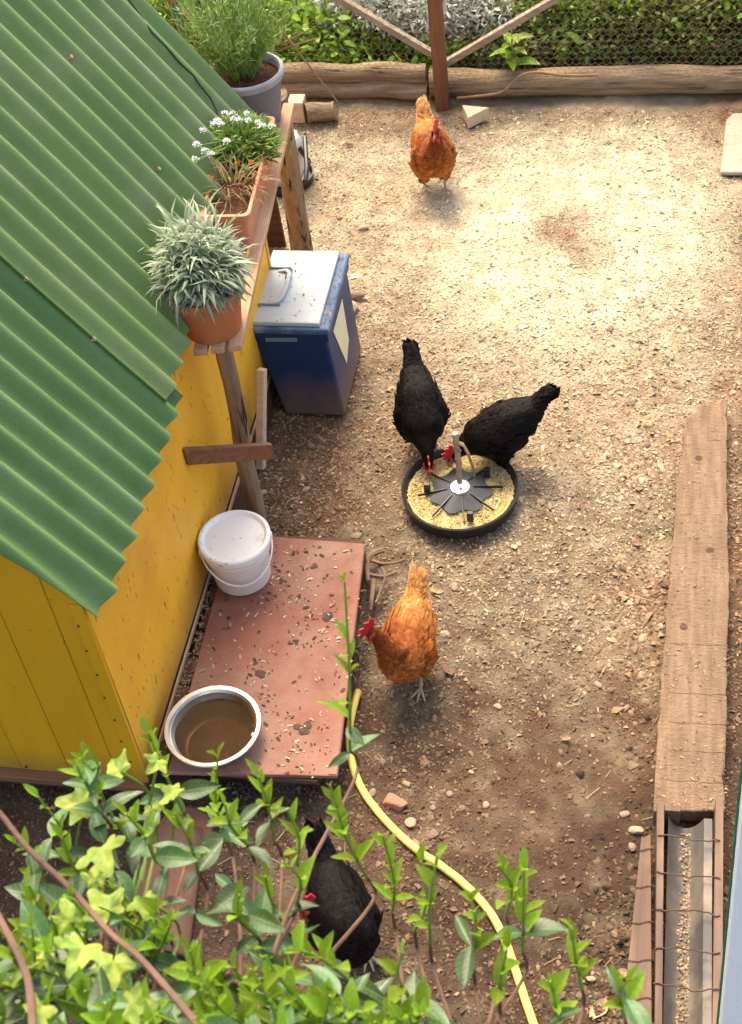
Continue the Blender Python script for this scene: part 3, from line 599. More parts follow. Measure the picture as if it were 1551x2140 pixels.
# ------------------------------------------------------------------ blue bin
bx0, bx1, by0, by1 = -1.345, -1.113, 3.985, 4.37; LZ = .425
binn = thing('storage_bin', 'tapered dark blue plastic bin with dusty pale lid beside the bench', 'bin', ((bx0+bx1)/2, (by0+by1)/2, 0))
lx0, lx1, ly0, ly1 = -1.43, -1.128, 3.985, 4.44
m = MB(); lev = [(0, 0), (.02, 0), (LZ-.045, 1)]
def rect(k, z, g=0): return [(bx0+(lx0+.014-bx0)*k-g, by0+(ly0+.014-by0)*k-g, z), (bx1+(lx1-.014-bx1)*k+g, by0+(ly0+.014-by0)*k-g, z), (bx1+(lx1-.014-bx1)*k+g, by1+(ly1-.014-by1)*k+g, z), (bx0+(lx0+.014-bx0)*k-g, by1+(ly1-.014-by1)*k+g, z)]
m.add(rect(0, .004)+rect(1, LZ-.06), [(3,2,1,0),(4,5,6,7),(0,1,5,4),(1,2,6,5),(2,3,7,6),(3,0,4,7)]); m.build('body', MT['bin'], binn, bevel=.012)
MB().box(((lx0+lx1)/2, (ly0+ly1)/2, LZ-.045), (lx1-lx0-.012, ly1-ly0-.012, .04)).build('rim', MT['bin'], binn, bevel=.006)
lid = MB().box(((lx0+lx1)/2, (ly0+ly1)/2, LZ-.012), (lx1-lx0, ly1-ly0, .026)).build('lid', MT['binrim'], binn, bevel=.007)
MB().box(((lx0+lx1)/2-.012, (ly0+ly1)/2, LZ+.0095), (lx1-lx0-.045, ly1-ly0-.03, .019)).build('lid_panel', MT['lid'], lid, bevel=.005)
hc = G(595, 590, LZ+.02); hw = .048
m = MB(); yA, yB = ly0+.10, ly1-.13
for yy in (yA+.01, yB): MB().box(((lx0+hc[0])/2+.01, yy, LZ+.021), (hc[0]-lx0, .006, .010)).build('lid_rib', MT['binrim'], lid)
a0, a1 = G(600, 572, LZ+.035), G(590, 612, LZ+.035)
m = MB(); yc = (yA+yB)/2
m.tube([(hc[0]-.035, yA+.015, LZ+.018), (hc[0]-.004, yA+.02, LZ+.028), (hc[0]+.012, yA+.045, LZ+.032), (hc[0]+.016, yc, LZ+.034), (hc[0]+.012, yB-.04, LZ+.032), (hc[0]-.004, yB-.02, LZ+.028), (hc[0]-.035, yB-.015, LZ+.018)], .009, 8, flat=.7); m.build('handle', MT['lid'], lid, True)
lat = G(604, 574, LZ+.02); MB().box(lat, (.018, .05, .02)).build('latch', MT['black'], lid, bevel=.002)
q0, q1 = onY(553, 700, ly0-.001), onY(618, 697, ly0-.001)
MB().prism([(q0[0], ly0+.0015, LZ-.062), (q1[0], ly0+.0015, LZ-.058), (q1[0], ly0+.0015, LZ-.041), (q0[0], ly0+.0015, LZ-.045)], (0, .003, 0)).build('tape', MT['tape'], binn)
def bface(y, z):                                # right side face of the tapered body
    k = (z-.004)/(LZ-.064); return bx1+(lx1-.014-bx1)*k+.0025
lb_ = [(bface(0, z), yy, z) for yy, z in ((by0+.16, .13), (by0+.25, .17), (by0+.29, .335), (by0+.10, .335))]
MB().prism(lb_, (-.0015, 0, 0)).build('label', MT['label'], binn)
x, y = RNG.uniform(lx0+.02, lx1-.004, 260), RNG.uniform(ly0+.02, ly1-.02, 260); x = np.where(RNG.random(260) < .6, lx1-.02+RNG.normal(0, .008, 260), x); n = 260
V, Fc = stamp(CHV, CHF, np.stack([x, y, np.where(x > lx1-.036, LZ+.002, LZ+.0205)], 1), rots(n, .15), RNG.gamma(2, .0016, n)+.002)
add_stuff('crumbs', 'crumbs and grit lying on the blue bin lid', 'crumbs', V, Fc, np.repeat(np.array([[.33, .22, .12]])*(.3+.9*RNG.random((n, 1))), len(CHV), 0), MT['litter'])
# reddish stone at its far corner
rk = link('stone', rocks[2], None); q = G(730, 655); rk.location = (q[0], q[1], .02); rk.scale = (.09, .12, .12); tag(rk, 'rounded reddish stone tucked against the blue bin', 'stone')
rk = link('stone', rocks[4], None); q = G(738, 625); rk.location = (q[0], q[1], .02); rk.scale = (.12, .06, .07); tag(rk, 'pale elongated stone lying beyond the blue bin', 'stone')

# white drinker with black tray behind the bench leg
dcn = G(607, 385, 0); dr = thing('drinker', 'white round poultry drinker with black tray handle behind the bench post', 'drinker', (dcn[0]-.02, dcn[1]+.02, 0))
c0 = np.array([dcn[0]-.02, dcn[1]+.02, 0])
MB().lathe([(.001, .03), (.088, .03), (.095, .05), (.095, .20), (.08, .235), (.03, .25), (.001, .25)], c0, 32).build('tank', MT['white'], dr, True)
MB().lathe([(.001, .0), (.12, .0), (.128, .045), (.122, .045), (.116, .01), (.001, .01)], c0, 32).build('tray', MT['black'], dr, True)
h0 = G(640, 385, .12)
m = MB(); m.tube([c0+np.array([.09, -.03, .20]), c0+np.array([.13, -.05, .14]), h0+np.array([-.02, 0, 0]), h0+np.array([.0, 0, .02]), h0+np.array([.0, .05, .05]), c0+np.array([.1, .05, .20])], .011, 8); m.build('handle', MT['black'], dr, True)

# ------------------------------------------------------------------ pallet, red board, bucket, bowl
BT = .15
pal = thing('pallet', 'low dark timber pallet beside the coop under the red board', 'pallet', (-1.1, 2.75, 0))
for k in range(9):
    yy = 2.345+k*.108; MB().box((-1.145, yy, .124), (.47 if k > 3 else .50, .092, .018), (0, 0, random.uniform(-.01, .01))).build('slat', MT['pallet'], pal, bevel=.002)
for xx in (-1.36, -1.14, -.945): MB().box((xx, 2.81, .056), (.07, .88, .112)).build('runner', MT['darkwood'], pal)
rb = MB().prism([(-1.345, 2.278, BT-.0155), (-.835, 2.313, BT-.0155), (-.899, 3.222, BT-.0155), (-1.365, 3.24, BT-.0155)], (0, 0, .0155)).build('red_board', MT['board'], None, bevel=.003)
tag(rb, 'reddish brown painted board lying flat in front of the coop', 'board')
MB().prism([(-.862, 2.315, BT+.0005), (-.838, 2.3165, BT+.0005), (-.902, 3.219, BT+.0005), (-.926, 3.22, BT+.0005)], (0, 0, .0025)).build('edge_strip', MT['board'], rb)
x, y = scatter(1500, -1.34, -.86, 2.3, 3.2); n = len(x); k = fbm(x, y, 6, 44, 3)+.5; kp = RNG.random(n) < .2+.5*sstep(.4, .7, k); x, y = x[kp], y[kp]; n = len(x)
cc = np.where(RNG.random((n, 1)) < .45, np.array([[.60, .46, .30]]), np.array([[.13, .07, .04]]))*(.6+.6*RNG.random((n, 1)))
V, Fc = stamp(CHV, CHF, np.stack([x, y, np.full(n, BT+.0015)], 1), rots(n, .15), RNG.gamma(3, .0022, n)+.003)
add_stuff('crumbs', 'crumbs of straw and droppings on the reddish board', 'crumbs', V, Fc, np.repeat(cc, len(CHV), 0), MT['litter'])
x, y = scatter(500, -1.395, -1.35, 2.3, 3.3); n = len(x); V, Fc = stamp(CHV, CHF, np.stack([x, y, np.full(n, .1345)], 1), rots(n, .15), RNG.gamma(3, .002, n)+.003)
add_stuff('crumbs', 'crumbs of straw on the dark slats at the foot of the yellow wall', 'crumbs', V, Fc, np.repeat(np.array([[.42, .29, .18]])*(.4+.7*RNG.random((n, 1))), len(CHV), 0), MT['litter'])
for a, b, s in ((690, 1290, .045), (545, 1408, .04), (635, 1520, .05), (640, 1270, .02), (655, 1185, .03), (590, 1215, .025), (480, 1290, .02), (620, 1340, .02)):
    q = G(a, b, BT); dm = MB()
    for k in range(7):
        aa = random.uniform(0, 6.28); rr = s*.45*random.random(); c_0 = (q[0]+rr*math.cos(aa), q[1]+rr*math.sin(aa), BT)
        dm.lathe([(s*.30*random.uniform(.6, 1), -.001), (s*.20, .0022), (.0005, .0035)], c_0, 8)
    o = dm.build('dropping', M('dropping_%d' % a, (.12, .075, .05), (.07, .045, .03), 40, rough=.95, bump=.8, bscale=90), None)
    tag(o, 'dark dried dropping stuck on the reddish board', 'dropping', 'droppings on the red board')
bc = np.array([-1.282, 3.055, BT])
bk = thing('bucket', 'white lidded plastic bucket with wire handle on the red board', 'bucket', bc)
MB().lathe([(.001, .001), (.088, .001), (.093, .006), (.103, .135), (.110, .138), (.110, .146), (.106, .150), (.108, .176), (.105, .178), (.001, .178)], bc, 56).build('tub', MT['white'], bk, True)
ld = MB().lathe([(.112, .166), (.1175, .168), (.119, .178), (.1185, .190), (.114, .195), (.107, .195), (.102, .188), (.0985, .184), (.0975, .1835), (.094, .1835), (.060, .1838), (.007, .184), (.006, .186), (.0005, .1862)], bc, 56).build('lid', MT['whitelid'], bk, True)
hp = []
ha = math.atan2(*(G(553, 1125, .33)-G(396, 1165, .33))[[1, 0]]); hd = np.array([math.cos(ha), math.sin(ha), 0]); pd = np.array([hd[1], -hd[0], 0])
for k in range(21):
    t = math.pi*k/20; hp.append(bc+np.array([0, 0, .155])-hd*.117*math.cos(t)+pd*(.118*math.sin(t)) + np.array([0, 0, -.075*math.sin(t)**1.3]))
MB().tube(hp, .0027, 6).build('handle', MT['whitelid'], bk, True)
for sgn in (-1, 1): MB().tube([bc+np.array([0, 0, .155])+hd*sgn*.108, bc+np.array([0, 0, .155])+hd*sgn*.122], .012, 10).build('handle_lug', MT['white'], bk)
wc = np.array([-1.222, 2.408, BT])
bw = thing('metal_bowl', 'round steel bowl of muddy water on the corner of the red board', 'bowl', wc)
MB().lathe([(.001, .001), (.098, .001), (.108, .007), (.130, .062), (.131, .066), (.144, .067), (.147, .070), (.145, .0735), (.133, .0725), (.1285, .066), (.1275, .062)], wc, 64).build('bowl_shell', MT['steel'], bw, True)
MB().lathe([(.1275, .062), (.127, .058), (.1045, .0085), (.096, .004), (.001, .004)], wc, 64).build('inside', MT['steelin'], bw, True)
MB().lathe([(.0955, .0045), (.085, .008), (.05, .0095), (.001, .009)], wc+np.array([.004, -.003, 0]), 40).build('sediment', MT['sediment'], bw, True)
wm = bpy.data.materials.new('muddy_water'); wm.use_nodes = True; b_ = wm.node_tree.nodes['Principled BSDF']
b_.inputs['Base Color'].default_value = (.22, .135, .07, 1); b_.inputs['Transmission Weight'].default_value = .82; b_.inputs['Roughness'].default_value = .02; b_.inputs['IOR'].default_value = 1.33
MB().lathe([(.001, .042), (.1195, .042)], wc, 64).build('water', wm, bw, True)

# ------------------------------------------------------------------ feeder pan
fc = np.array([-.627, 3.583, .0]); fdn = thing('feeder_pan', 'round black poultry feeder pan with central pole and feed', 'feeder', fc)
MB().lathe([(.001, .004), (.185, .004), (.196, .012), (.203, .055), (.207, .058), (.207, .066), (.203, .068), (.198, .066), (.194, .06), (.184, .018), (.001, .018)], fc, 72).build('pan', MT['black'], fdn, True)
a_ = np.linspace(0, 2*np.pi, 73)[:-1]; m = MB(); rings_ = [.04, .08, .105, .13, .15, .17, .186]
X = np.zeros((len(rings_), 73, 3))
for i, r in enumerate(rings_):
    for j in range(73):
        a = 2*np.pi*(j % 72)/72; zz = .043-.010*math.cos((r-.14)*30)*(r < .2)+.006*vnoise(np.array(math.cos(a)*r), np.array(math.sin(a)*r), 30, 3)
        if r > .18: zz = .045
        X[i, j] = fc+np.array([r*math.cos(a), r*math.sin(a), zz])
m.grid(X); feedm = M('feed_grain', (.62, .47, .20), (.48, .33, .12), 110, rough=.9, bump=.9, bscale=160, speck=(.22, .12, .05), speck_scale=150, speck_t=.63)
m.build('feed', feedm, fdn, True)
n = 3600; aa = RNG.uniform(0, 2*np.pi, n); rr = np.sqrt(RNG.uniform(.085**2, .188**2, n)); rot = rots(n, .4)
cc = np.array([.70, .54, .24])*(.55+.7*RNG.random((n, 1))); cc[RNG.random(n) < .12] = [.20, .10, .04]
V, Fc = stamp(CRV, CRF, np.stack([rr*np.cos(aa), rr*np.sin(aa), np.full(n, .043)-.010*np.cos((rr-.14)*30)+.002], 1), rot, RNG.uniform(.003, .007, n))
o = link('feed_grains', np_mesh('feed_grains', V, Fc, np.repeat(cc, len(CRV), 0)), MT['litter'], fdn); o['kind'] = 'stuff'
m = MB(); X = np.zeros((6, 65, 3))
for i in range(6):
    for j in range(65):
        a = 2*np.pi*(j % 64)/64; r = .03+(.104-.03)*i/5*(1+.13*math.cos(7*a)*i/5); X[i, j] = fc+np.array([r*math.cos(a), r*math.sin(a), .066-.014*(i/5)-.004*abs(math.cos(4*a))*(i/5)])
m.grid(X); m.build('cone', MT['cone'], fdn, True)
for k in range(8):
    a = 2*np.pi*k/8+.2; d = np.array([math.cos(a), math.sin(a), 0])
    MB().beam(fc+d*.045+np.array([0, 0, .062]), fc+d*.150+np.array([0, 0, .046]), .0035, .010).build('rib', MT['black'], fdn)
for px_ in ((893, 1022), (1018, 990), (983, 1082), (940, 955)):
    q = G(px_[0], px_[1], .06); q[2] = .045; MB().prism([q+np.array(v) for v in ((-.011, -.008, 0), (.011, -.008, 0), (.011, .008, 0), (-.011, .008, 0))], (0, 0, .042)).build('divider', MT['black'], fdn, bevel=.002)
MB().lathe([(.001, .072), (.022, .073), (.034, .070), (.036, .064)], fc, 32).build('washer', MT['galv'], fdn, True)
MB().tube([fc+np.array([0, 0, .09]), fc+np.array([.002, .0, .20]), fc+np.array([-.003, .003, .325])], .0105, 10).build('pole', MT['galvrust'], fdn, True)
MB().tube([fc+np.array([.004, -.004, .29]), fc+np.array([.022, .0, .275]), fc+np.array([.038, .006, .22]), fc+np.array([.052, .01, .14]), fc+np.array([.05, .012, .10])], [.008, .012, .017, .016, .009], 8, flat=.3).build('strap', MT['deadstem'], fdn, True)
MB().tube([fc+np.array([.012, -.002, .245]), fc+np.array([0, -.013, .255]), fc+np.array([-.012, .002, .26]), fc+np.array([0, .013, .252]), fc+np.array([.012, -.002, .245])], .004, 6).build('knot', MT['deadstem'], fdn, True)

# ------------------------------------------------------------------ hose
hpx = [(775,1330),(762,1385),(748,1440),(735,1490),(729,1540),(737,1600),(757,1650),(790,1697),(832,1742),(872,1776),(915,1803),(955,1832),(993,1868),(1030,1915),(1056,1965),(1074,2015),(1092,2070),(1112,2130),(1140,2210),(1180,2330)]
hpth = [G(a, b, .016) for a, b in hpx]
def smooth_path(P, k=6):
    P = [np.array(p) for p in P]; out = []
    for i in range(len(P)-1):
        p0, p1, p2, p3 = P[max(i-1, 0)], P[i], P[i+1], P[min(i+2, len(P)-1)]
        for j in range(k):
            t = j/k; out.append(.5*((2*p1)+(p2-p0)*t+(2*p0-5*p1+4*p2-p3)*t*t+(3*p1-p0-3*p2+p3)*t**3))
    return out+[P[-1]]
hpth = smooth_path(hpth[2:]); 
for q in hpth: q[2] = .011+gh(q[0], q[1])*.7+.003
o = MB().tube(hpth, .0118, 12).build('garden_hose', MT['hose'], None, True); tag(o, 'yellow garden hose curving over the bare soil past the red board', 'hose')
q = G(915, 1803); 
# ------------------------------------------------------------------ plank on the right, feed trough, gate
pk = [(.131, 3.867), (.150, 3.985), (.205, 4.055), (.289, 4.085), (.286, 3.6), (.292, 3.2), (.281, 2.9), (.283, 2.70), (.272, 2.36), (.075, 2.34), (.083, 2.75), (.105, 3.3)]
pn = thing('thick_plank', 'long thick weathered plank lying along the right edge of the yard', 'plank', (.2, 3.2, 0))
pk2 = []
for k_ in range(len(pk)):
    a_0, b_0 = np.array(pk[k_]), np.array(pk[(k_+1) % len(pk)]); ns_ = max(1, int(np.linalg.norm(b_0-a_0)/.035))
    for q_ in range(ns_): pk2.append(a_0+(b_0-a_0)*q_/ns_+RNG.normal(0, .0022, 2))
m = MB(); m.prism([(a, b, .0) for a, b in pk2[::-1]], (0, 0, .06)); m.build('plank', MT['plank'], pn, bevel=.005)
for kx, ky in ((.19, 3.78), (.23, 3.35), (.15, 3.02)): MB().lathe([(.013, .0602), (.008, .0608), (.0005, .0606)], (kx, ky, 0), 12).build('knot', MT['darkwood'], pn, True)
for yy in (2.95, 2.76, 2.65, 2.55, 2.445):
    mm = MB(); pth = [(.086+.0*i+.196*i/8+(.03 if i == 0 else 0), yy+.0022*math.sin(i*1.9)+.004*i/8, .0600) for i in range(9)]
    mm.tube([(q_[0], q_[1], q_[2]) for q_ in pth], [.0008, .0012, .0014, .0012, .001, .0014, .0012, .0016, .002], 5, flat=.4); mm.build('crack', MT['darkwood'], pn)
x, y = scatter(2600, .085, .285, 2.35, 4.0); n = len(x); kp = RNG.random(n) < .18+.7*np.exp(-((y-2.42)/.08)**2)+.35*sstep(.45, .8, fbm(x, y, 8, 3, 3)+.5); x, y = x[kp], y[kp]; n = len(x)
V, Fc = stamp(CHV, CHF, np.stack([x, y, np.full(n, .0615)], 1), rots(n, .2), RNG.gamma(2, .0018, n)+.002)
add_stuff('dust_and_chips', 'wood chips and dirt strewn on the long thick plank', 'chips', V, Fc, np.repeat(np.array([[.36, .25, .155]])*(.35+.9*RNG.random((n, 1))), len(CHV), 0), MT['litter'])
# trough
ty0, ty1 = 1.45, 2.335
tr = thing('feed_trough', 'wooden feed trough with zinc channel and wire rungs along the yard edge', 'trough', (.15, 1.9, 0))
MB().prism([(.000, ty0, .06), (.098, ty0, .06), (.070, 2.25, .06), (.044, 2.235, .06)], (0, 0, .02)).build('side_board', MT['trim'], tr, bevel=.002)
MB().prism([(.100, ty0, .0), (.118, ty0, .0), (.104, ty1, .0), (.084, ty1, .0)], (0, 0, .115)).build('side_rail', MT['trim'], tr, bevel=.002)
MB().prism([(.236, ty0, .0), (.262, ty0, .0), (.268, ty1+.03, .0), (.246, ty1+.03, .0)], (0, 0, .115)).build('side_rail', MT['trim'], tr, bevel=.002)
MB().prism([(.104, ty1-.02, .02), (.150, ty1-.02, .02), (.150, ty1, .02), (.104, ty1, .02)], (0, 0, .085)).build('end_block', MT['trim'], tr, bevel=.002)
X = np.zeros((12, 17, 3))
for i in range(12):
    for j in range(17):
        t = j/16; X[i, j] = (.117+.121*t, ty0+(ty1-ty0-.03)*i/11, .095-.06*math.sin(math.pi*min(1, t*1.25))**.7*(t < .8)-(.0 if t < .8 else -.008*(t-.8)))
MB().grid(X).build('channel', MT['gutter'], tr, True)
n = 1700; yy = RNG.uniform(ty0, ty1-.05, n); xx = .172+RNG.normal(0, .017, n)*(1+.5*np.sin(yy*23))+.010*np.sin(yy*9)+.012*np.sin(yy*4); tt = (xx-.117)/.121
V, Fc = stamp(CRV, CRF, np.stack([xx-.15, yy-1.9, .040+.0*xx], 1), rots(n, .4), RNG.uniform(.004, .009, n))
o = link('spilt_grain', np_mesh('spilt_grain', V, Fc, np.repeat(np.array([[.40, .29, .18]])*(.35+.8*RNG.random((n, 1))), len(CRV), 0)), MT['litter'], tr); o['kind'] = 'stuff'
for k, py in enumerate((1752, 1830, 1905, 1985, 2065, 2150)):
    yk = G(1440, py, .12)[1]; P_ = [(.088+.17*i/12, yk+random.uniform(-.003, .003)+.004*math.sin(i*.6+k*1.7), .118+random.uniform(-.001, .003)) for i in range(13)]; P_ = smooth_path(P_, 3)
    MB().tube(P_, .0021, 5).build('wire_rung', MT['rust'], tr, True)
    P_ = [(.005+.085*i/6, yk-.02-.012*(1-i/6)+.003*math.sin(i*1.7), .0835) for i in range(7)]
    MB().tube(P_, .0014, 5).build('wire_rung', MT['rust'], tr, True)
# white gate frame
gb = G(1478, 2400, 0); gt_ = onY(1556, 1600, gb[1]); g0 = np.array([gb[0], gb[1], 0])
gate = thing('gate', 'white metal gate frame with green net edging and wire mesh', 'gate', g0)
gz = 2.3; gs = np.array([(gt_[0]-g0[0])/gt_[2], 0, 1.0])          # the gate leans a little
def gp_(u, v, z): return g0+np.array([u, v, 0])+gs*z
for u in (.030, .95): MB().beam(gp_(u, 0, -.02), gp_(u, 0, gz), .060, .05, up=(0, 1, 0)).build('frame_post', MT['whitemetal'], gate, bevel=.006)
MB().beam(gp_(.06, 0, gz-.03), gp_(.92, 0, gz-.03), .05, .06).build('frame_rail', MT['whitemetal'], gate, bevel=.006)
MB().tube([gp_(-.004, -.004+.004*(i % 2), -.01+gz*i/60) for i in range(61)], .003, 5).build('net_edging', MT['greennet'], gate)
m = MB()
for k in range(72): m.beam(gp_(.064+.012*k, .01, 0), gp_(.064+.012*k, .01, gz-.06), .0016, .0016, up=(0, 1, 0))
for k in range(int((gz-.06)/.012)): m.beam(gp_(.064, .012, .012*k), gp_(.92, .012, .012*k), .0016, .0016)
m.build('wire_mesh', MT['rust'], gate)

# ------------------------------------------------------------------ far edge: logs, fence, blocks
def log(name, a, b, r, label, n=14, seg=26, group=None):
    a, b = np.array(a, float), np.array(b, float); P_ = [a+(b-a)*i/seg+np.array([0, .006*math.sin(i*.7), .005*math.sin(i*.9+1)]) for i in range(seg+1)]
    root = thing(name, label, 'log', (a+b)/2*np.array([1, 1, 0]), group)
    m = MB().tube(P_, [r*(1+.05*math.sin(i*.5+2)) for i in range(seg+1)], n, cap=False, jit=.05); m.build('bark', MT['log'], root, True)
    for e, q in ((P_[0], P_[1]), (P_[-1], P_[-2])):
        d = np.array(e)-np.array(q); d /= np.linalg.norm(d); MB().tube([np.array(e)-d*.01, np.array(e)-d*.002], r*.985, n).build('cut_end', MT['endgrain'], root)
    return root
lr = G(1551, 217, 0); lm = G(890, 212, 0)
log('edging_log', (-1.08, 6.235, .062), (.95, 6.27, .068), .066, 'long thick log edging the far end of the yard right of the post')
log('edging_log', (-2.3, 6.235, .04), (-1.09, 6.215, .04), .042, 'thin split log edging the yard, lower one of the left pair')
log('edging_log', (-2.3, 6.265, .112), (-1.095, 6.25, .112), .046, 'rounded log resting on the lower split log beside the post')
qa, qb = G(640, 236, .05), G(702, 228, .05)
log('short_log', (qa[0], qa[1], .045), (qb[0], qb[1], .045), .045, 'short cut log piece lying near the far end of the bench', seg=6)
q = G(622, 258, 0); o = MB().box((q[0], q[1]+.04, .055), (.075, .08, .11)).build('wood_block', MT['cutwood'], None, bevel=.004); tag(o, 'square pale wood block beside the short cut log', 'block')
# pale wedge-shaped wood block
q = [G(966, 219, .06), G(1022, 224, .06), G(978, 246, .06)]
o = MB().prism([(v[0], v[1], .0) for v in (q[0], q[2], q[1])], (0, 0, .06)).build('wedge_block', MT['cutwood'], None, bevel=.003); tag(o, 'pale triangular offcut of wood lying near the fence post', 'block')
q0, q1 = G(1506, 350, .045), G(1518, 225, .045)
o = MB().prism([(q0[0], q0[1], 0), (q0[0]+.5, q0[1], 0), (q0[0]+.5, q1[1], 0), (q1[0]+.03, q1[1], 0), (q1[0], q1[1]-.06, 0)], (0, 0, .022)).build('concrete_block', MT['concrete'], None, bevel=.012); tag(o, 'pale dusty concrete slab lying on the yard beyond the thick plank', 'block')
fp = G(926, 218, 0); FX, FY = fp[0], fp[1]-.01
fn = thing('wire_fence', 'chicken wire fence with reddish brown post and diagonal braces', 'fence', (FX, FY, 0))
MB().beam((FX, FY, -.05), (FX-.005, FY, 1.9), .062, .055, up=(0, 1, 0)).build('post', MT['fencepost'], fn, bevel=.004)
bA = onY(700, -8, FY+.05); bB = onY(1170, -8, FY+.05); j1, j2 = onY(913, 118, FY+.05), onY(932, 132, FY+.05)
for s_, e_ in ((j1, bA), (j2, bB)):
    e2 = s_+(e_-s_)*2.2; MB().beam(s_, e2, .030, .036, up=(0, 1, 0)).build('diagonal_brace', MT['bracewood'], fn, bevel=.003)
for xx in (FX-2.4, FX+2.4): MB().beam((xx, FY+.01, -.05), (xx, FY+.01, 1.9), .06, .055, up=(0, 1, 0)).build('post', MT['fencepost'], fn, bevel=.004)
MB().beam((FX-2.4, FY+.045, 1.86), (FX+2.4, FY+.045, 1.86), .03, .05).build('top_rail', MT['bracewood'], fn)
m = MB(); hw_, hh_ = .034, .036
def wseg(a, b): m.beam(a, b, .0012, .0012, up=(0, 1, 0))
x0 = -1.95
for i in range(76):
    for j in range(24):
        ox = x0+i*hw_+(hw_/2 if j % 2 else 0); oz = .06+j*hh_*.78; yv = FY+.036+.004*math.sin(ox*7+oz*5)
        wseg((ox, yv, oz), (ox, yv, oz+hh_*.42)); wseg((ox, yv, oz+hh_*.42), (ox+hw_/2, yv, oz+hh_*.78)); wseg((ox, yv, oz+hh_*.42), (ox-hw_/2, yv, oz+hh_*.78))
m.build('chicken_wire', MT['meshwire'], fn)

# ------------------------------------------------------------------ vegetation beyond the yard
LFV = np.array([[0,0,0],[.35,-.28,.05],[.35,.28,.05],[.75,-.2,.0],[.75,.2,.0],[1,0,-.08]]); LFF = np.array([[0,1,2],[1,3,4],[1,4,2],[3,5,4]])
def cloud(n, cen, rad, size, col, cvar, seed, shell=.55, up=.3, zc=.5, asp=1.0):
    rng = np.random.default_rng(seed); cen = np.atleast_2d(cen); rad = np.atleast_2d(rad); k = rng.integers(0, len(cen), n)
    d = rng.normal(0, 1, (n, 3)); d /= np.linalg.norm(d, axis=1, keepdims=True); r = shell+(1-shell)*rng.random(n)**.7; r *= rng.uniform(.8, 1.15, n)
    pos = cen[k]+d*r[:, None]*rad[k % len(rad)]; pos[:, 2] = np.maximum(pos[:, 2], .02)
    D = d*.6+rng.normal(0, .6, (n, 3))+np.array([0, -.15, up]); L = size*rng.uniform(.55, 1.4, n)
    V, Fc = stamp(LFV, LFF, pos, frames(D, rng.uniform(-1.2, 1.2, n), rng), np.stack([L, L*asp, L], 1))
    cl = np.array(col)*np.exp(cvar*rng.normal(0, 1, (n, 1)))+rng.normal(0, .008, (n, 3))
    return V, Fc, np.clip(np.repeat(cl, len(LFV), 0), .008, .9)
def plant(name, label, cat, base, clouds, stems, group=None):
    t = thing(name, label, cat, base, group)
    for c in clouds:
        V, Fc, cl = c; o = link('foliage', np_mesh('foliage', V-np.array(base), Fc, cl), MT['leafmix'], t); o['kind'] = 'stuff'
    m = MB()
    for a, b in stems: m.tube([np.array(a), (np.array(a)+np.array(b))/2+RNG.normal(0, .02, 3), np.array(b)], [.008, .006, .003], 5)
    if stems: m.build('stems', MT['twig'], t)
    return t
def fan(base, n, r, h, seed=0):
    rr = random.Random(seed); return [((base[0]+rr.uniform(-.08, .08), base[1]+rr.uniform(-.05, .05), 0), (base[0]+rr.uniform(-r, r), base[1]+rr.uniform(-r, r), h*rr.uniform(.6, 1))) for _ in range(n)]
# ground cover and grass strip
n = 9000; x = RNG.uniform(-3.2, -.95, n); y = 6.3+RNG.random(n)**1.2*1.3; hgt = (.05+.14*RNG.random(n))*(1+.6*sstep(6.3, 6.9, y))
pos = np.stack([x, y, hgt*RNG.random(n)], 1); D = RNG.normal(0, .7, (n, 3))+np.array([0, -.3, .6]); L = RNG.uniform(.02, .055, n)
V, Fc = stamp(LFV, LFF, pos, frames(D), np.stack([L, L*.9, L], 1)); cc = np.array([.21, .36, .04])*np.exp(.35*RNG.normal(0, 1, (n, 1)))
add_stuff('ground_cover', 'bright green leafy weeds growing behind the left edging logs', 'weeds', V, Fc, np.clip(np.repeat(cc, 6, 0), .01, .8), MT['leafmix'])
n = 5200; x = RNG.uniform(-3.4, -.9, n); y = RNG.uniform(6.35, 8.8, n); D = np.stack([RNG.normal(0, .35, n), RNG.normal(-.1, .3, n), np.ones(n)], 1); L = RNG.uniform(.18, .5, n)*(.6+.5*sstep(6.4, 7, y))
V, Fc = stamp(np.array([[0,-.5,0],[0,.5,0],[.5,-.45,.03],[.5,.45,.03],[1,0,-.16]]), np.array([[0,2,3],[0,3,1],[2,4,3]]), np.stack([x, y, np.zeros(n)], 1), frames(D, RNG.uniform(-2, 2, n)), np.stack([L, np.full(n, .011), L], 1))
cc = np.array([.26, .42, .05])*np.exp(.3*RNG.normal(0, 1, (n, 1))); add_stuff('grass', 'tall bright green grass behind the left edging logs', 'grass', V, Fc, np.clip(np.repeat(cc, 5, 0), .01, .8), MT['leafmix'])
n = 9000; x = RNG.uniform(-1.0, 1.2, n); y = 6.33+RNG.random(n)**1.5*.9; pos = np.stack([x, y, .03+.20*RNG.random(n)], 1); L = RNG.uniform(.02, .05, n)
V, Fc = stamp(LFV, LFF, pos, frames(RNG.normal(0, .7, (n, 3))+np.array([0, -.3, .4])), np.stack([L, L, L], 1)); cc = np.where(RNG.random((n, 1)) < .35, np.array([[.22, .14, .07]]), np.array([[.13, .20, .04]]))*np.exp(.35*RNG.normal(0, 1, (n, 1)))
add_stuff('undergrowth', 'dark leafy undergrowth and dead leaves behind the long log', 'undergrowth', V, Fc, np.clip(np.repeat(cc, 6, 0), .01, .8), MT['leafmix'])
b0 = (-1.25, 6.8, 0)
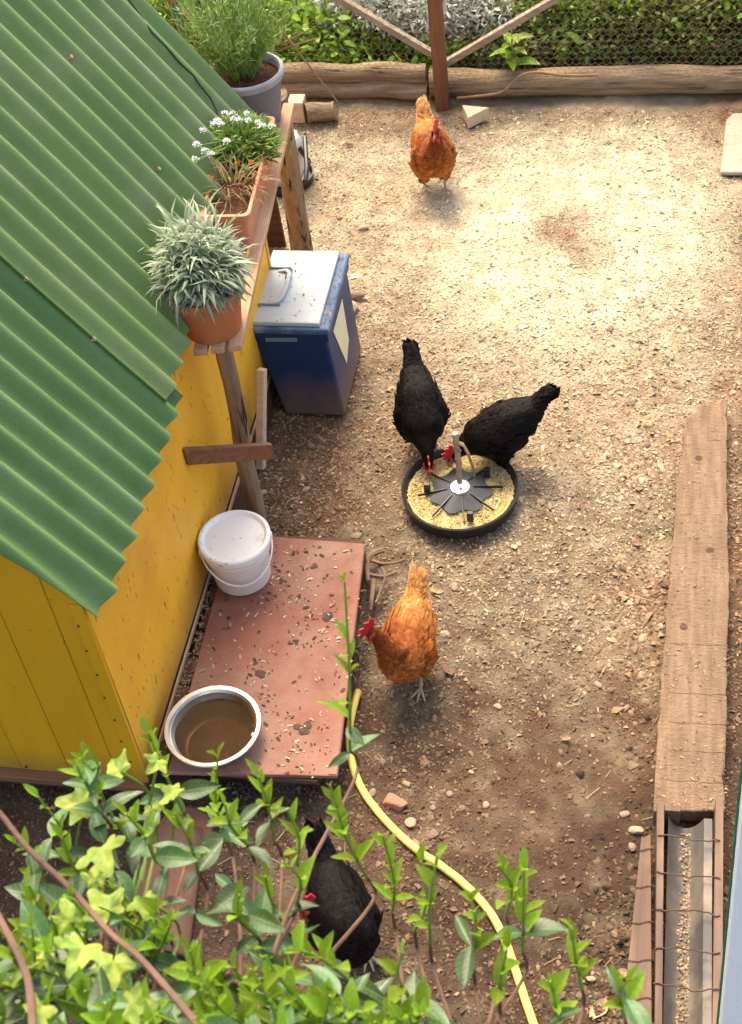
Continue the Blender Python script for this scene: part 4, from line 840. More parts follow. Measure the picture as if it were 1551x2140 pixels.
plant('silver_shrub', 'silvery white leaved shrub behind the fence post', 'shrub', b0, [cloud(9000, [(-1.55, 6.66, .28), (-1.32, 6.58, .30), (-1.08, 6.54, .27), (-.88, 6.56, .25), (-1.4, 6.85, .4), (-1.0, 6.8, .4)], [(.19, .17, .18)], .034, (.62, .60, .54), .28, 3, .35, .1, asp=.6), cloud(1300, [(-1.2, 6.6, .14)], [(.5, .16, .14)], .04, (.16, .22, .05), .3, 4)], fan(b0, 30, .45, .6, 3))
b1 = (.1, 6.8, 0)
plant('evergreen_hedge', 'dark green leafy hedge behind the chicken wire', 'hedge', b1, [cloud(12000, [(-.62, 6.62, .20), (-.35, 6.58, .22), (-.1, 6.56, .24), (.2, 6.56, .22), (.5, 6.56, .24), (.8, 6.6, .24), (-.3, 6.95, .5), (.1, 6.95, .52), (.55, 6.95, .55), (.9, 6.95, .5)], [(.22, .24, .26)], .036, (.13, .185, .036), .60, 6, .2, .1, asp=.95), cloud(2200, [(-.5, 6.6, .2), (-.15, 6.52, .32), (.3, 6.52, .36), (.05, 6.55, .2), (.6, 6.5, .3)], [(.14, .10, .13)], .040, (.32, .42, .05), .3, 8, .2)], fan(b1, 46, .7, .7, 5))
b2 = (-2.0, 6.6, 0)
plant('nettle_clump', 'lush bright green nettle clump behind the low logs', 'weeds', b2, [cloud(2600, [(-2.15, 6.6, .2), (-1.85, 6.55, .18), (-1.6, 6.5, .14), (-2.4, 6.75, .3), (-2.0, 6.85, .3)], [(.22, .18, .18)], .055, (.26, .42, .04), .32, 12, .3, .3, asp=.8)], fan(b2, 22, .5, .45, 9))
b3 = (-2.75, 7.1, 0)
plant('weed_clump', 'yellow green weeds behind the far corner of the green roof', 'weeds', b3, [cloud(2400, [(-2.9, 6.6, .4), (-2.5, 6.9, .4), (-2.6, 6.2, .3), (-3.1, 7.2, .5)], [(.32, .3, .35)], .055, (.26, .40, .04), .32, 15, .3, .3, asp=.7)], fan(b3, 22, .5, .7, 10))
# sapling with big fresh leaves in front of the hedge
sbase = G(1066, 175, 0.05); sbase[2] = 0; sp = thing('sapling', 'young sapling with fresh bright green leaves behind the long log', 'sapling', (sbase[0], 6.31, 0))
s0 = np.array([sbase[0], 6.31, 0]); MB().tube([s0, s0+np.array([.01, -.01, .16]), s0+np.array([.012, -.02, .30])], [.007, .005, .003], 6).build('stem', MT['greenstem'], sp)
def leaf_mesh(kind, seed=0):
    """blade along +x, length 1, up +z"""
    rr = random.Random(seed); nx2, ny2 = 10, 4; V, Fc = [], []; cb_ = rr.uniform(-.48, .02); fold = rr.uniform(.15, .6); tw = rr.uniform(-.5, .5); sk = rr.uniform(-.08, .08); wq = rr.uniform(.8, 1.15)
    for i in range(nx2+1):
        t = i/nx2
        wdt = {'oval': .235*math.sin(math.pi*t**.85)**.9*(1-.15*t), 'lance': .15*math.sin(math.pi*t**.8)**.85, 'bud': .12*math.sin(math.pi*min(1, t*1.0)**.7)**.9}[kind]+.004
        bend = cb_*t*t+.06*t if kind == 'oval' else (-.08*t*t)
        for j in range(ny2+1):
            s = (j/ny2-.5)*2; V.append((t, s*wdt*wq+sk*t*t, bend+abs(s)*wdt*fold+s*wdt*tw*t+.016*math.sin(9*t+3*s+seed)*abs(s)))
    for i in range(nx2):
        for j in range(ny2): a = i*(ny2+1)+j; Fc.append((a, a+ny2+1, a+ny2+2, a+1))
    me = bpy.data.meshes.new('leaf'); me.from_pydata(V, [], Fc); me.polygons.foreach_set('use_smooth', [True]*len(Fc)); me.update(); return me
OVAL = [leaf_mesh('oval', k) for k in range(8)]; LANCE = [leaf_mesh('lance', k) for k in range(3)]; NEWV = [leaf_mesh('oval', k+5) for k in range(2)]
for q in OVAL: q.materials.append(MT['oldleaf'])
for q in LANCE+NEWV: q.materials.append(MT['newleaf'])
LOBES = []
for sd_ in range(3):
    rr = random.Random(sd_); rim = [(0, 0)]
    prof_ = [(-165, .30), (-140, .55), (-128, .60), (-112, .48), (-95, .56), (-76, .84), (-66, .86), (-52, .60), (-38, .52), (-24, .66), (-8, 1.0), (0, 1.12), (8, 1.0), (24, .66), (38, .52), (52, .60), (66, .86), (76, .84), (95, .56), (112, .48), (128, .60), (140, .55), (165, .30)]
    V = [(0, 0, 0)]+[(.36*math.cos(R_(a))*r*rr.uniform(.9, 1.1)*1.0, .36*math.sin(R_(a))*r*1.25, 0) for a, r in prof_]
    bm = bmesh.new(); vs = [bm.verts.new((v[0]+.02, v[1], .10*math.sin(v[0]*9+sd_)*.35+.35*abs(v[1])*abs(v[1])-.25*max(0, v[0])**2)) for v in V]
    for k in range(1, len(vs)-1): bm.faces.new((vs[0], vs[k], vs[k+1]))
    bmesh.ops.subdivide_edges(bm, edges=bm.edges, cuts=2, use_grid_fill=True)
    for v in bm.verts: v.co.z += .03*math.sin(v.co.x*25+sd_)*math.cos(v.co.y*22)
    me = bpy.data.meshes.new('ivy_leaf'); bm.to_mesh(me); bm.free(); me.polygons.foreach_set('use_smooth', [True]*len(me.polygons)); me.materials.append(MT['ivyleaf']); LOBES.append(me)
HEN_ZONE = (575, 810, 1745, 2040)
def px_of(p):
    d = np.array(p)-CAM; k = d@_f; return PW/2+FP*(d@_R)/k, PH/2-FP*(d@_U)/k
def put_leaf(me, parent, pos, d, L, roll=0, name='leaf', wid=1.0):
    d = Vector(d).normalized(); up = Vector((0, 0, 1)) if abs(d.z) < .97 else Vector((1, 0, 0)); y_ = up.cross(d).normalized(); z_ = d.cross(y_)
    q = Quaternion(d, roll); y_ = q @ y_; z_ = q @ z_; o0 = ORG[parent.name]; p = np.array(pos)-o0
    o = bpy.data.objects.new(name, me); COL.objects.link(o); o.parent = parent
    o.matrix_basis = Matrix(((d.x*L, y_.x*L*wid, z_.x*L, p[0]), (d.y*L, y_.y*L*wid, z_.y*L, p[1]), (d.z*L, y_.z*L*wid, z_.z*L, p[2]), (0, 0, 0, 1))); return o
for k in range(11):
    a = k*2.4; q = s0+np.array([.012, -.02, .13+.015*k]); put_leaf(NEWV[k % 2], sp, q, (math.cos(a), math.sin(a)-.3, .25), .135-.004*k, 0)
s1 = onY(1185, 150, 6.38); s1[2] = 0; sp2 = thing('sapling', 'small pale drooping seedling right of the bright sapling', 'seedling', s1)
MB().tube([s1, s1+np.array([0, 0, .24])], .004, 5).build('stem', MT['greenstem'], sp2)
for k in range(5): put_leaf(NEWV[k % 2], sp2, s1+np.array([0, 0, .24-.03*k]), (math.cos(k*2.2), -.6, -.6), .09)
# dead vine lying over the log
vp = [onY(a, b, 6.15) for a, b in ((955, 205), (1010, 200), (1050, 192), (1075, 170), (1095, 155), (1130, 152), (1180, 158), (1250, 157))]
o = MB().tube(smooth_path(vp), .006, 6).build('dead_vine', MT['deadstem'], None, True); tag(o, 'dry brown vine trailing over the long edging log', 'vine')
vp = [onY(515, 15, 6.1), onY(560, 30, 6.1), onY(610, 90, 6.1), onY(660, 155, 6.1), onY(705, 212, 6.1)]
o = MB().tube(smooth_path(vp), .0035, 6).build('bent_stem', MT['deadstem'], None, True); tag(o, 'thin bent dry stem arching down beside the grey pot plant', 'stem')
o = MB().tube(smooth_path([onY(652, 123, 6.4), onY(690, 122, 6.4), onY(745, 125, 6.4)]), .005, 6).build('pink_cane', MT['redbark'], None, True); tag(o, 'short reddish cane lying in the weeds behind the logs', 'cane')
for k, (a, b, r_, mt, lab) in enumerate((((270, -30), (300, 60), .022, 'fencepost', 'reddish brown stake standing behind the far edge of the roof'), ((372, -20), (384, 90), .018, 'greennet', 'dark green tube stake standing among the weeds'))):
    B_ = onY(b[0], b[1], 5.6 if k == 0 else 6.2); zb = B_.copy(); zb[2] = 0; T_ = B_+np.array([-.02, 0, .7]); o = MB().tube([zb, B_, T_], r_, 8).build('stake', MT[mt], None, True); tag(o, lab, 'stake')
ds = thing('dead_canes', 'cluster of dry brown canes behind the far corner of the roof', 'canes', (-2.35, 5.6, 0))
for k in range(9):
    q = onY(300+22*k+random.uniform(-8, 8), 100+random.uniform(-20, 30), 5.5+.05*k); z0_ = q.copy(); z0_[2] = 0
    MB().tube(smooth_path([z0_, q, q+np.array([random.uniform(-.12, .08), random.uniform(-.1, .1), .4])]), [.005]*6+[.0045]*6+[.003], 5).build('cane', MT['deadstem'], ds, True)

# roots beside the board
rt = thing('driftwood_root', 'twisted pale root lying against the corner of the red board', 'root', G(780, 1180))
for pth, r_ in (([(800,1150),(775,1160),(768,1185),(770,1215)], .012), ([(772,1170),(800,1178),(830,1175),(850,1168)], .007), ([(770,1200),(800,1205),(830,1195)], .008), ([(795,1180),(805,1205),(795,1235),(785,1260)], .006), ([(782,1212),(778,1245),(775,1275)], .010)):
    P_ = smooth_path([G(a, b, .03+.015*(i % 2)) for i, (a, b) in enumerate(pth)], 4); MB().tube(P_, [r_*(1-.5*i/len(P_)) for i in range(len(P_))], 7, jit=.15).build('branch', MT['twig'], rt, True)

DRY = []
for k in range(4):
    dl = leaf_mesh('oval', 40+k); v_ = np.zeros(len(dl.vertices)*3); dl.vertices.foreach_get('co', v_); v_ = v_.reshape(-1, 3); v_[:, 2] = .30*v_[:, 1]**2*8+.10*np.sin(v_[:, 0]*7+k); dl.vertices.foreach_set('co', v_.ravel())
    dl.materials.append(MT['dryleaf']); DRY.append(dl)
for k, (a, b, L_, lab) in enumerate(((897, 1228, .050, 'dark curled dry leaf lying behind the ginger hen beside the root'), (945, 1412, .055, 'pale curled dry leaf lying right of the ginger hen by the red board'), (1268, 2085, .075, 'large pale dry leaf lying left of the feed trough'), (1285, 2030, .045, 'brown dry leaf lying left of the feed trough'), (1375, 2010, .05, 'tan dry leaf pointing at the feed trough board'), (700, 1255, .03, 'tiny dry leaf on the red board'), (1170, 1540, .035, 'small dry leaf on the smooth dark soil'), (1120, 880, .035, 'small dry leaf lying behind the black hen at the feeder'), (1010, 700, .035, 'small dry leaf lying on the pale shavings patch painted sunlit'), (720, 300, .045, 'dry leaf lying between the bench and the far ginger hen'), (1335, 1140, .045, 'dry leaf lying beside the thick plank'))):
    zz = BT+.004 if 'board' in lab and a == 700 else .012; q = G(a, b, zz); o = link('dry_leaf', DRY[k % 4], None); o.location = (q[0], q[1], zz+(gh(q[0], q[1]) if zz < .1 else 0)); o.rotation_euler = (.15, .1, k*2.1); o.scale = (L_, L_*1.2, L_); tag(o, lab, 'leaf')
# clay pieces under the shrub
tl = G(350, 1870, 0); ct = thing('clay_tile', 'terracotta clay tile lying on the soil under the shrub', 'tile', tl)
m = MB(); X = np.zeros((9, 13, 3)); tdir = (G(330, 1960, 0)-G(360, 1790, 0)); tdir /= np.linalg.norm(tdir); tsd = np.array([-tdir[1], tdir[0], 0])
for i in range(9):
    for j in range(13):
        a = math.pi*j/12; X[i, j] = tl+tdir*(i/8-.5)*.40+tsd*math.cos(a)*(.075+.01*i/8)+np.array([0, 0, .05*math.sin(a)+.004])
m.grid(X); o = m.build('tile', MT['oldclay'], ct, True); sm_ = o.modifiers.new('thickness', 'SOLIDIFY'); sm_.thickness = .012
q = G(388, 1742, .0); sc_ = thing('clay_saucer', 'upturned brown clay saucer under the shrub beside the pallet', 'saucer', q)
MB().lathe([(.085, .0), (.083, .02), (.072, .028), (.068, .024), (.001, .025)], q, 36).build('saucer', MT['oldclay'], sc_, True)

# ------------------------------------------------------------------ hens
def hen_body(bones):
    bm = bmesh.new()
    for (a, ra), (b, rb) in bones:
        a, b = Vector(a), Vector(b); k = max(2, int((b-a).length/.014))
        for i in range(k+1):
            t = i/k; r = ra+(rb-ra)*t
            bmesh.ops.create_icosphere(bm, subdivisions=2, radius=r, matrix=Matrix.Translation(a.lerp(b, t)))
    me = bpy.data.meshes.new('hen_tmp'); bm.to_mesh(me); bm.free(); o = bpy.data.objects.new('hen_tmp', me); COL.objects.link(o)
    rm = o.modifiers.new('r', 'REMESH'); rm.mode = 'VOXEL'; rm.voxel_size = .007
    s_ = o.modifiers.new('s', 'SMOOTH'); s_.iterations = 10; s_.factor = .6
    dg = bpy.context.evaluated_depsgraph_get(); m2 = bpy.data.meshes.new_from_object(o.evaluated_get(dg)); bpy.data.objects.remove(o); return m2
FTV = np.array([[0,-.10,0],[0,.10,0],[.35,-.30,.10],[.35,.30,.10],[.75,-.27,.07],[.75,.27,.07],[1,0,0]]); FTV2 = FTV.copy()
FTT = np.array([[0,-.12,0],[0,.12,0],[.35,-.28,.06],[.35,.28,.06],[.8,-.34,.05],[.8,.34,.05],[1,0,.02]])
FTF = np.array([[0,2,3],[0,3,1],[2,4,5],[2,5,3],[4,6,5]])
def hen(label, foot, heading, pose, head, hyaw, colours, seed, group, hpitch=0.0, tailup=.13, step=0.03, scale=1.0):
    """heading: yaw of the forward axis. head: (x,y,z) of the head centre, hen-local"""
    root = thing('hen', label, 'hen', (foot[0], foot[1], 0), group, (0, 0, heading)); root.scale = (scale,)*3; rng = np.random.default_rng(seed)
    hx, hy, hz = head
    if pose == 'peck':
        rump, back, chest = (-.115, 0, .262), (-.02, 0, .220), (.070, .0, .178); nb = (.125, hy*.4, .155); belly = (-.035, 0, .165); fat = 1.05
        nk = ((nb[0]+hx)/2, (nb[1]+hy)/2, (nb[2]+hz)/2+.012)
    else:
        rump, back, chest = (-.125, 0, .245), (-.03, 0, .215), (.065, 0, .205); fat = 1.0; nb = (.095, hy*.35, .270); belly = (-.05, 0, .165)
        nk = ((nb[0]*.55+hx*.45), (nb[1]+hy)/2, (nb[2]+hz)/2)
    bones = [((rump, .055*fat), (back, .086*fat)), ((back, .086*fat), (chest, .080)), ((belly, .074*fat), (chest, .066)), ((rump, .046), (belly, .064)), ((chest, .068), (nb, .048)), ((nb, .047), (nk, .031)), ((nk, .031), ((hx, hy, hz), .0225))]
    hd = Vector((math.cos(hyaw)*math.cos(hpitch), math.sin(hyaw)*math.cos(hpitch), math.sin(hpitch)))
    H = Vector((hx, hy, hz)); bones.append(((tuple(H), .0225), (tuple(H+hd*.016), .017)))
    tb = Vector((rump[0]-.035, 0, rump[2]+.035)); bones.append(((rump, .05), (tuple(tb), .034))); tb2 = tb+Vector((-.045, 0, .028+tailup*.25)); bones.append(((tuple(tb), .033), (tuple(tb2), .017)))
    for s in (-1, 1):
        bones.append((((.0, s*.05, .15), .05), ((.012, s*.05, .085), .022)))
        bones.append((((.03, s*.060, .212), .038), ((-.10, s*.052, .222), .026)))
    me = hen_body(bones); nv = len(me.vertices); co = np.zeros(nv*3); me.vertices.foreach_get('co', co); co = co.reshape(-1, 3)
    colf = colours(co, np.array(head)); a_ = me.color_attributes.new('Col', 'FLOAT_COLOR', 'POINT')
    a_.data.foreach_set('color', np.concatenate([np.clip(colf, .002, .9), np.ones((nv, 1))], 1).astype(np.float32).ravel()); me.polygons.foreach_set('use_smooth', [True]*len(me.polygons))
    body = link('body', me, MT['plume'], root)
    # feathers
    me.calc_loop_triangles(); T = np.zeros(len(me.loop_triangles)*3, dtype=np.int32); me.loop_triangles.foreach_get('vertices', T); T = T.reshape(-1, 3)
    A, B, C = co[T[:, 0]], co[T[:, 1]], co[T[:, 2]]; nr_ = np.cross(B-A, C-A); ar = np.linalg.norm(nr_, axis=1); nr_ /= ar[:, None]+1e-12
    nF = 9000; k = rng.choice(len(T), nF, p=ar/ar.sum()); u, v = rng.random(nF), rng.random(nF); fl = u+v > 1; u[fl], v[fl] = 1-u[fl], 1-v[fl]
    P_ = A[k]+(B[k]-A[k])*u[:, None]+(C[k]-A[k])*v[:, None]; Nn = nr_[k]
    hv = np.array(head); dh = np.linalg.norm(P_-hv, axis=1); nbv = np.array(nb)
    kn = sstep(.17, .07, dh)[:, None]; ndir = (nbv-hv)/np.linalg.norm(nbv-hv); flow = kn*ndir+(1-kn)*np.array([-1, 0, -.28])
    low = sstep(.14, .08, P_[:, 2])[:, None]; flow = flow*(1-.8*low)+np.array([-.2, 0, -1])*.8*low if pose != 'peck' else flow
    flow = flow+rng.normal(0, .13, (nF, 3)); flow -= Nn*(flow*Nn).sum(1, keepdims=True); flow /= np.linalg.norm(flow, axis=1, keepdims=True)+1e-9
    X_ = flow*.98+Nn*rng.uniform(.02, .11, (nF, 1)); X_ /= np.linalg.norm(X_, axis=1, keepdims=True); Y_ = np.cross(Nn, X_); Y_ /= np.linalg.norm(Y_, axis=1, keepdims=True); Z_ = np.cross(X_, Y_)
    L = (.014+.016*sstep(.06, .2, dh))*rng.uniform(.75, 1.3, nF); keep = dh > .030; 
    V, Fc = stamp(FTV, FTF, (P_-Nn*.002)[keep], np.stack([X_, Y_, Z_], 2)[keep], np.stack([L, L*.75, L], 1)[keep])
    cf = colours(P_[keep], hv)*np.exp(.22*rng.normal(0, 1, (keep.sum(), 1))); cr = np.repeat(cf, 7, 0).reshape(-1, 7, 3)
    cr[:, :2] *= .6; cr[:, 6] *= 1.6; cr[:, 4:6] *= 1.15
    o = link('feathers', np_mesh('feathers', V, Fc, np.clip(cr.reshape(-1, 3), .002, .9)), MT['plume'], root); o['kind'] = 'stuff'
    # wings: ordered rows of coverts and long flight feathers laid on the flanks
    from mathutils.bvhtree import BVHTree
    bv = BVHTree.FromPolygons([tuple(q) for q in co], [tuple(q) for q in T])
    for s in (-1, 1):
        Pv, Dv, Lv, Nv, Sh = [], [], [], [], []
        for r_, (xs, ln, cnt) in enumerate(((-.045, .075, 7), (-.015, .062, 8), (.015, .045, 8), (.04, .034, 9), (.062, .026, 9))):
            for i in range(cnt):
                zz = .165+.105*i/(cnt-1)+.004*rng.normal()+.012*(r_ < 2); xx = xs-.035*(i/(cnt-1)-.3)+.004*rng.normal()
                if pose == 'peck': zz += -.22*xx*.8
                hit = bv.ray_cast(Vector((xx, s*.3, zz)), Vector((0, -s, 0)))
                if hit[0] is None: continue
                nn_ = hit[1]; fd = Vector((-1, 0, .06-.30*(1-i/(cnt-1))+(.22 if pose == 'peck' else 0))); fd = (fd-nn_*fd.dot(nn_)).normalized()
                Pv.append(tuple(hit[0]+nn_*(.003+.0015*(r_)))); Nv.append(tuple(nn_)); Dv.append(tuple((fd+nn_*.05).normalized())); Lv.append(ln*rng.uniform(.85, 1.15)); Sh.append(.80+.12*r_)
        Pv, Dv, Lv, Nv = map(np.array, (Pv, Dv, Lv, Nv)); Yv = np.cross(Nv, Dv); Yv /= np.linalg.norm(Yv, axis=1, keepdims=True); Zv = np.cross(Dv, Yv)
        V, Fc = stamp(FTV, FTF, Pv, np.stack([Dv, Yv, Zv], 2), np.stack([Lv, np.minimum(Lv*.62, .030), Lv*.3], 1))
        cf = colours(Pv, hv)*np.exp(.12*rng.normal(0, 1, (len(Pv), 1)))*np.array(Sh)[:, None]; cr = np.repeat(cf[:, None], 7, 1); cr[:, :2] *= .55; cr[:, 4:6] *= 1.1; cr[:, 6] *= 1.7
        link('wing', np_mesh('wing', V, Fc, np.clip(cr.reshape(-1, 3), .002, .9)), MT['plume'], root)
    # tail
    nt = 26; Pv = np.array([tuple(tb)]*nt)+rng.normal(0, .010, (nt, 3)); sp_ = np.linspace(-1, 1, nt); Dv = np.stack([-.80+.06*rng.normal(0, 1, nt), sp_*.13, np.full(nt, tailup*6)+rng.normal(0, .05, nt)-np.abs(sp_)*.12], 1)
    Lv = rng.uniform(.085, .115, nt); V, Fc = stamp(FTT, FTF, Pv, frames(Dv, np.sign(sp_)*1.0+rng.normal(0, .2, nt)), np.stack([Lv, Lv*.50, Lv*.3], 1))
    cb = colours(Pv-np.array([.03, 0, 0]), hv); ct_ = colours(np.tile([-.35, 0, .42], (nt, 1)), hv); cr = np.repeat(cb[:, None], 7, 1); cr[:, 4:] = ct_[:, None]*.9; cr[:, 2:4] = (cb*.7+ct_*.3)[:, None]
    link('tail', np_mesh('tail', V, Fc, np.clip((cr*rng.uniform(.8, 1.15, (nt, 1, 1))).reshape(-1, 3), .004, .95)), MT['tailplume'], root)
    # head parts
    side = Vector((-hd.y, hd.x, 0)).normalized(); upv = hd.cross(side)*-1
    if upv.z < 0 and abs(hd.z) < .8: upv = -upv
    if abs(hd.z) >= .8: upv = Vector((math.cos(hyaw), math.sin(hyaw), .2)).normalized(); upv = (upv-hd*upv.dot(hd)).normalized()
    f2 = lambda fx, up_, sd_=0: tuple(H+hd*fx+upv*up_+side*sd_)
    prof = [(a*1.25, .008+b*1.2) for a, b in [(.034, .008), (.034, .028), (.025, .025), (.019, .044), (.008, .034), (-.002, .050), (-.012, .036), (-.024, .044), (-.028, .024), (-.014, .006), (.015, .004)]]
    m = MB(); m.prism([f2(a, b, -.0028) for a, b in prof], tuple(side*.0056)); m.build('comb', MT['comb'], root, world=False, bevel=.001)
    for s in (-1, 1):
        q = [f2(.028, -.010, s*.006), f2(.028, -.022, s*.010), f2(.024, -.038, s*.011)]; MB().tube(q, [.006, .010, .005], 8).build('wattle', MT['comb'], root, True, world=False)
        m = MB(); X = np.zeros((7, 9, 3))
        for i in range(7):
            for j in range(9):
                a, b = (i/6-.5)*math.pi*.9, (j/8-.5)*math.pi*.9; X[i, j] = f2(.012+.017*math.sin(a), .001+.013*math.sin(b)*math.cos(a), s*(.0165+.0055*math.cos(a)*math.cos(b)))
        m.grid(X); m.build('face_patch', MT['comb'], root, True, world=False)
        q0_, q1_ = f2(.013, .004, s*.0205), f2(.013, .004, s*.0245); MB().tube([q0_, q1_], [.0048, .0032], 10).build('eye', MT['eye'], root, True, world=False)
    MB().tube([f2(.026, .001), f2(.036, 0), f2(.050, -.007)], [.0085, .0065, .001], 8).build('beak', MT['beak'], root, True, world=False)
    # legs with four toes
    for s in (-1, 1):
        fx = s*step; lg = MB(); an = (fx, s*.045, .012); lg.tube([(.012+fx*.2, s*.048, .10), (-.004+fx*.7, s*.047, .055), an], [.0095, .0065, .0062], 8)
        for a in (-28, 2, 32, 178):
            r = R_(a); ln = .055 if a != 178 else .028; lg.tube([an, (an[0]+math.cos(r)*ln*.5, an[1]+math.sin(r)*ln*.5, .011), (an[0]+math.cos(r)*ln, an[1]+math.sin(r)*ln, .004)], [.0062, .0050, .0022], 7)
        lg.build('leg', MT['skin'], root, True, world=False)
    return root
def brown_hen(P, hv):
    P = np.atleast_2d(P); dh = np.linalg.norm(P-hv, axis=1)[:, None]; t = sstep(.24, .06, dh)
    c = np.array([.36, .108, .024])*(1-t)+np.array([.17, .040, .010])*t
    back = sstep(.03, -.12, P[:, 0])[:, None]*sstep(.2, .26, P[:, 2])[:, None]; c = c*(1-back*.7)+np.array([.62, .29, .085])*back*.7
    tail = sstep(-.19, -.27, P[:, 0])[:, None]; c = c*(1-tail)+np.array([.80, .60, .36])*tail
    fluff = sstep(.17, .11, P[:, 2])[:, None]; return c*(1-fluff*.35)+np.array([.55, .28, .11])*fluff*.35
def black_hen(P, hv):
    P = np.atleast_2d(P); dh = np.linalg.norm(P-hv, axis=1)[:, None]; c = np.tile(np.array([.0060, .0042, .0034]), (len(P), 1))
    t = sstep(.17, .06, dh); return c+t*np.array([.003, .001, .0])
def yaw_of(v): return math.atan2(v[1], v[0])
HG = 'hens in the yard'
hen('ginger hen with pale tail standing near the far logs facing the house', (-.962, 5.470), yaw_of((.30, -.95)), 'alert', (.125, .012, .385), R_(-28), brown_hen, 1, None, -.15, .115, .03, .93)
hen('ginger hen with red comb standing beside the red board', (-.695, 2.788), yaw_of((-.12, -.99)), 'alert', (.105, -.075, .385), R_(-38), brown_hen, 2, None, -.45, .115, .04, .90)
hen('black hen pecking at the feeder with its tail towards the far logs', (-.795, 3.842), yaw_of((.26, -.965)), 'peck', (.195, .0, .105), 0, black_hen, 3, None, -1.0, .09, .03, .92)
hen('black hen pecking at the feeder with its tail towards the thick plank', (-.505, 3.765), yaw_of((-.945, -.325)), 'peck', (.175, .01, .115), 0, black_hen, 4, None, -.9, .105, .045, .90)
hen('black hen with red face standing under the leafy shrub', (-.735, 1.845), yaw_of((.45, -.89)), 'alert', (.055, -.085, .42), R_(-100), black_hen, 5, None, -.25, .12, .03, .95)

# ------------------------------------------------------------------ foreground shrubs and ivy below the balcony
UPV = np.array([0, 0, 1.0])
def dist_at(py): return 1.95-(py-1600)/540*.38
def shoot(parent, px, py, L=.22, dist=None, lean=(0, 0), young=True, hub=None, nold=4, rr=random, ybig=1.0):
    dist = dist or dist_at(py)*rr.uniform(.93, 1.07); tip = RP(px, py, dist); base = tip-UPV*L-np.array([lean[0], lean[1], 0])*L
    mid = (tip+base)/2+np.array([rr.uniform(-1, 1), rr.uniform(-1, 1), 0])*.012; P_ = smooth_path([base, mid, tip], 6)
    MB().tube(P_, [.0026-.0014*i/len(P_) for i in range(len(P_))], 5).build('stem', MT['greenstem' if young else 'bark'], parent, True)
    n = max(3, int(L/(.026 if L < .3 else .048))); az = rr.uniform(0, 6.28)
    for k in range(n):
        t = .30+.70*k/(n-1); q = P_[min(int(t*(len(P_)-1)), len(P_)-1)]; az += 1.57+rr.uniform(-.3, .3); ln = (.047-.022*t)*rr.uniform(.65, 1.35)*ybig; t += rr.uniform(-.04, .04)
        for s in (0, math.pi):
            if rr.random() < .22: continue
            el = .9+1.3*t+rr.uniform(-.5, .4); put_leaf(LANCE[rr.randrange(3)] if rr.random() < .6 else NEWV[rr.randrange(2)], parent, q, (math.cos(az+s), math.sin(az+s), el), ln, rr.uniform(-.4, .4))
    hub = np.array(hub); wood = smooth_path([hub, (hub+base)/2+np.array([0, 0, -.03])+np.array([rr.uniform(-.03, .03), rr.uniform(-.03, .03), 0]), base-UPV*.07, base], 5)
    MB().tube(wood, [.0036-.0016*i/len(wood) for i in range(len(wood))], 6).build('branch', MT['bark'], parent, True)
    for k in range(nold):
        q = base+UPV*(.05-.055*k*rr.uniform(.7, 1.1)); q = q+(hub-base)*max(0, .12*(k-1)); az += 1.57; pq = px_of(q)
        if HEN_ZONE[0] < pq[0] < HEN_ZONE[1] and HEN_ZONE[2] < pq[1] < HEN_ZONE[3] and rr.random() < .85: continue   # the shrub is thin in front of the hen
        for s in (0, math.pi):
            if rr.random() < .15: continue
            a = az+s+rr.uniform(-.3, .3); put_leaf(OVAL[rr.randrange(8)], parent, q, (math.cos(a), math.sin(a), rr.uniform(-.15, .55)), rr.uniform(.034, .060), rr.uniform(-.6, .6), wid=rr.uniform(.8, 1.15))
def shrub(label, hub_px, tips, fills, seed, root_xy, olds=(2, 3)):
    rr = random.Random(seed); hub = RP(hub_px[0], hub_px[1], 1.55); hub[2] -= .05
    t = thing('leafy_shrub', label, 'shrub', (root_xy[0], root_xy[1], 0), 'evergreen shrubs below the balcony')
    r0 = np.array([root_xy[0], root_xy[1], 0]); P_ = smooth_path([r0, r0+(hub-r0)*.4+np.array([.03, -.02, 0]), hub], 8); MB().tube(P_, [.018-.010*i/len(P_) for i in range(len(P_))], 8).build('trunk', MT['bark'], t, True)
    for tp in tips: shoot(t, tp[0], tp[1], tp[2] if len(tp) > 2 else .2, hub=hub, rr=rr, lean=(rr.uniform(-.12, .12), rr.uniform(-.12, .12)), nold=rr.choice(olds), dist=tp[3] if len(tp) > 3 else None)
    for (x0, x1, y0, y1, n) in fills:
        for k in range(n): shoot(t, rr.uniform(x0, x1), rr.uniform(y0, y1), rr.uniform(.10, .20), hub=hub, rr=rr, lean=(rr.uniform(-.4, .4), rr.uniform(-.4, .4)), nold=rr.choice((2, 3, 3)), ybig=1.0)
    return t
shrub('leafy evergreen shrub in front of the yellow gable wall', (230, 2420), [(310,1530,.18), (160,1600,.10), (80,1665,.14), (210,1655,.12), (172,1590,.06), (262,1700,.12), (130,1750,.14), (30,1760,.14), (365,1700,.12), (60,1850,.14), (240,1850,.12), (150,1880,.10), (20,1960,.1)], [(-30, 420, 1880, 2180, 18), (-20, 420, 2050, 2250, 16)], 21, (-1.05, .75))
shrub('leafy evergreen shrub in front of the steel bowl and red board', (450, 2380), [(720,1215,.40,1.72), (455,1582,.22), (540,1622,.16), (600,1690,.12), (690,1640,.22), (470,1680,.1), (590,1800,.12), (555,1830,.12), (500,1870,.12)], [(380, 620, 1980, 2200, 13), (400, 860, 2100, 2260, 24), (640, 860, 2060, 2150, 5)], 22, (-.75, .70))
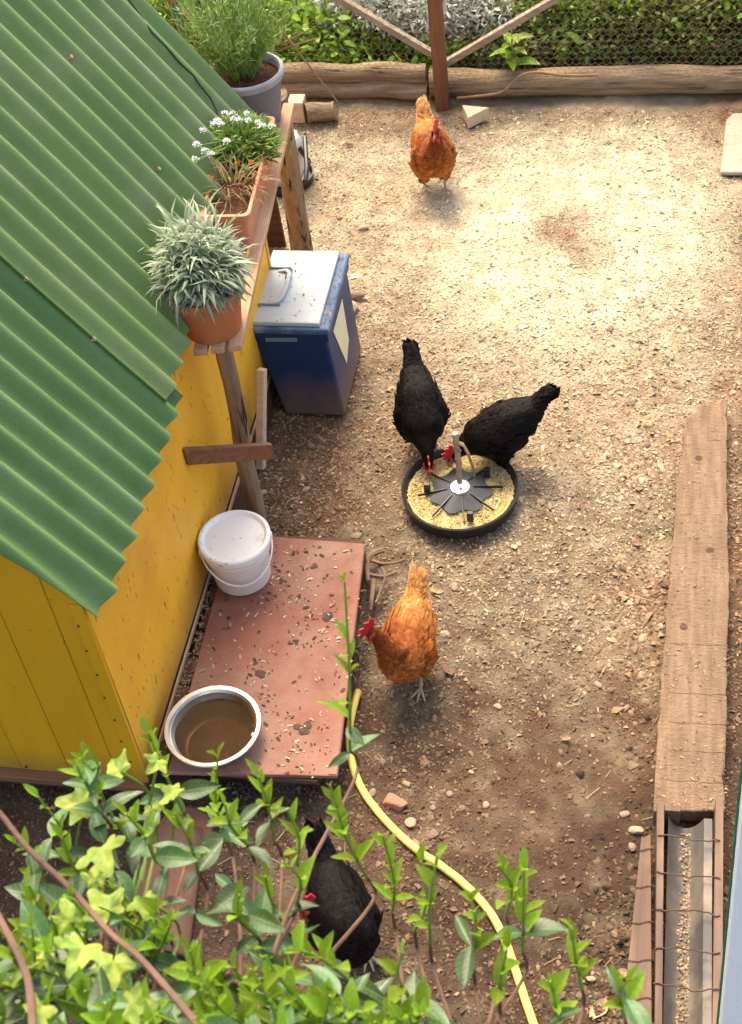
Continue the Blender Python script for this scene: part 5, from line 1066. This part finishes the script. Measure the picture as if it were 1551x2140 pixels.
shrub('sparse leafy evergreen shrub in front of the yellow hose', (960, 2420), [(915,1785,.18), (1040,1808,.16), (1095,1815,.17), (880,1800,.14), (985,1880,.14), (1195,1940,.14), (1312,2050,.10), (1150,2050,.12), (840,1990,.10), (1060,1980,.1), (800,1745,.18)], [(790, 920, 2110, 2200, 3), (780, 960, 2160, 2260, 4)], 23, (-.45, .70), (0, 1, 1))
iv = thing('ivy_vine', 'ivy with large pale yellow green lobed leaves among the shrub', 'ivy', (-1.1, .9, 0))
ivl = [(250,1612,.105,2.0),(175,1680,.12,1.95),(368,1655,.105,1.95),(330,1590,.07,1.95),(215,1775,.13,1.85),(225,1905,.11,1.75),(150,1925,.10,1.75),(175,1980,.12,1.68),(240,2010,.10,1.66),(95,1985,.09,1.7),(300,1880,.08,1.8),(320,1690,.07,1.95),(60,2020,.09,1.65),(275,2100,.08,1.5),(70,2120,.08,1.5),(200,1840,.08,1.8)]
hubi = RP(150, 2300, 1.7); r0 = np.array([-1.1, .9, 0])
MB().tube(smooth_path([r0, (r0+hubi)/2+np.array([.05, .05, 0]), hubi], 8), .010, 7).build('stem', MT['redbark'], iv, True)
for k, (a, b, L, ds_) in enumerate(ivl):
    q = RP(a, b, ds_); j = q-UPV*.12+np.array([random.uniform(-.04, .04), random.uniform(-.04, .04), 0])
    MB().tube(smooth_path([hubi, (hubi+j)/2-UPV*.03, j, q], 5), [.0035]*8+[.002]*8, 5).build('stalk', MT['greenstem'], iv, True)
    az = random.uniform(0, 6.28); put_leaf(LOBES[k % 3], iv, q, (math.cos(az), math.sin(az)-.3, random.uniform(-.35, .55)), L*.74, random.uniform(-.7, .7))
rtw = thing('bare_branch', 'bare reddish brown branch crossing the leafy shrub', 'branch', (-1.2, .9, 0))
for pth, r_ in (([(-60,1640,1.75),(0,1700,1.75),(60,1775,1.74),(150,1860,1.72),(230,1950,1.68),(300,2010,1.62),(420,2150,1.5)], .0040), ([(-30,1860,1.6),(5,1930,1.58),(45,2010,1.54),(62,2070,1.5),(70,2180,1.45)], .0045)):
    MB().tube(smooth_path([RP(*q) for q in pth], 5), [r_*(.75+.25*i/(len(pth)*5)) for i in range((len(pth)-1)*5+1)], 7, jit=.12).build('branch', MT['redbark'], rtw, True)
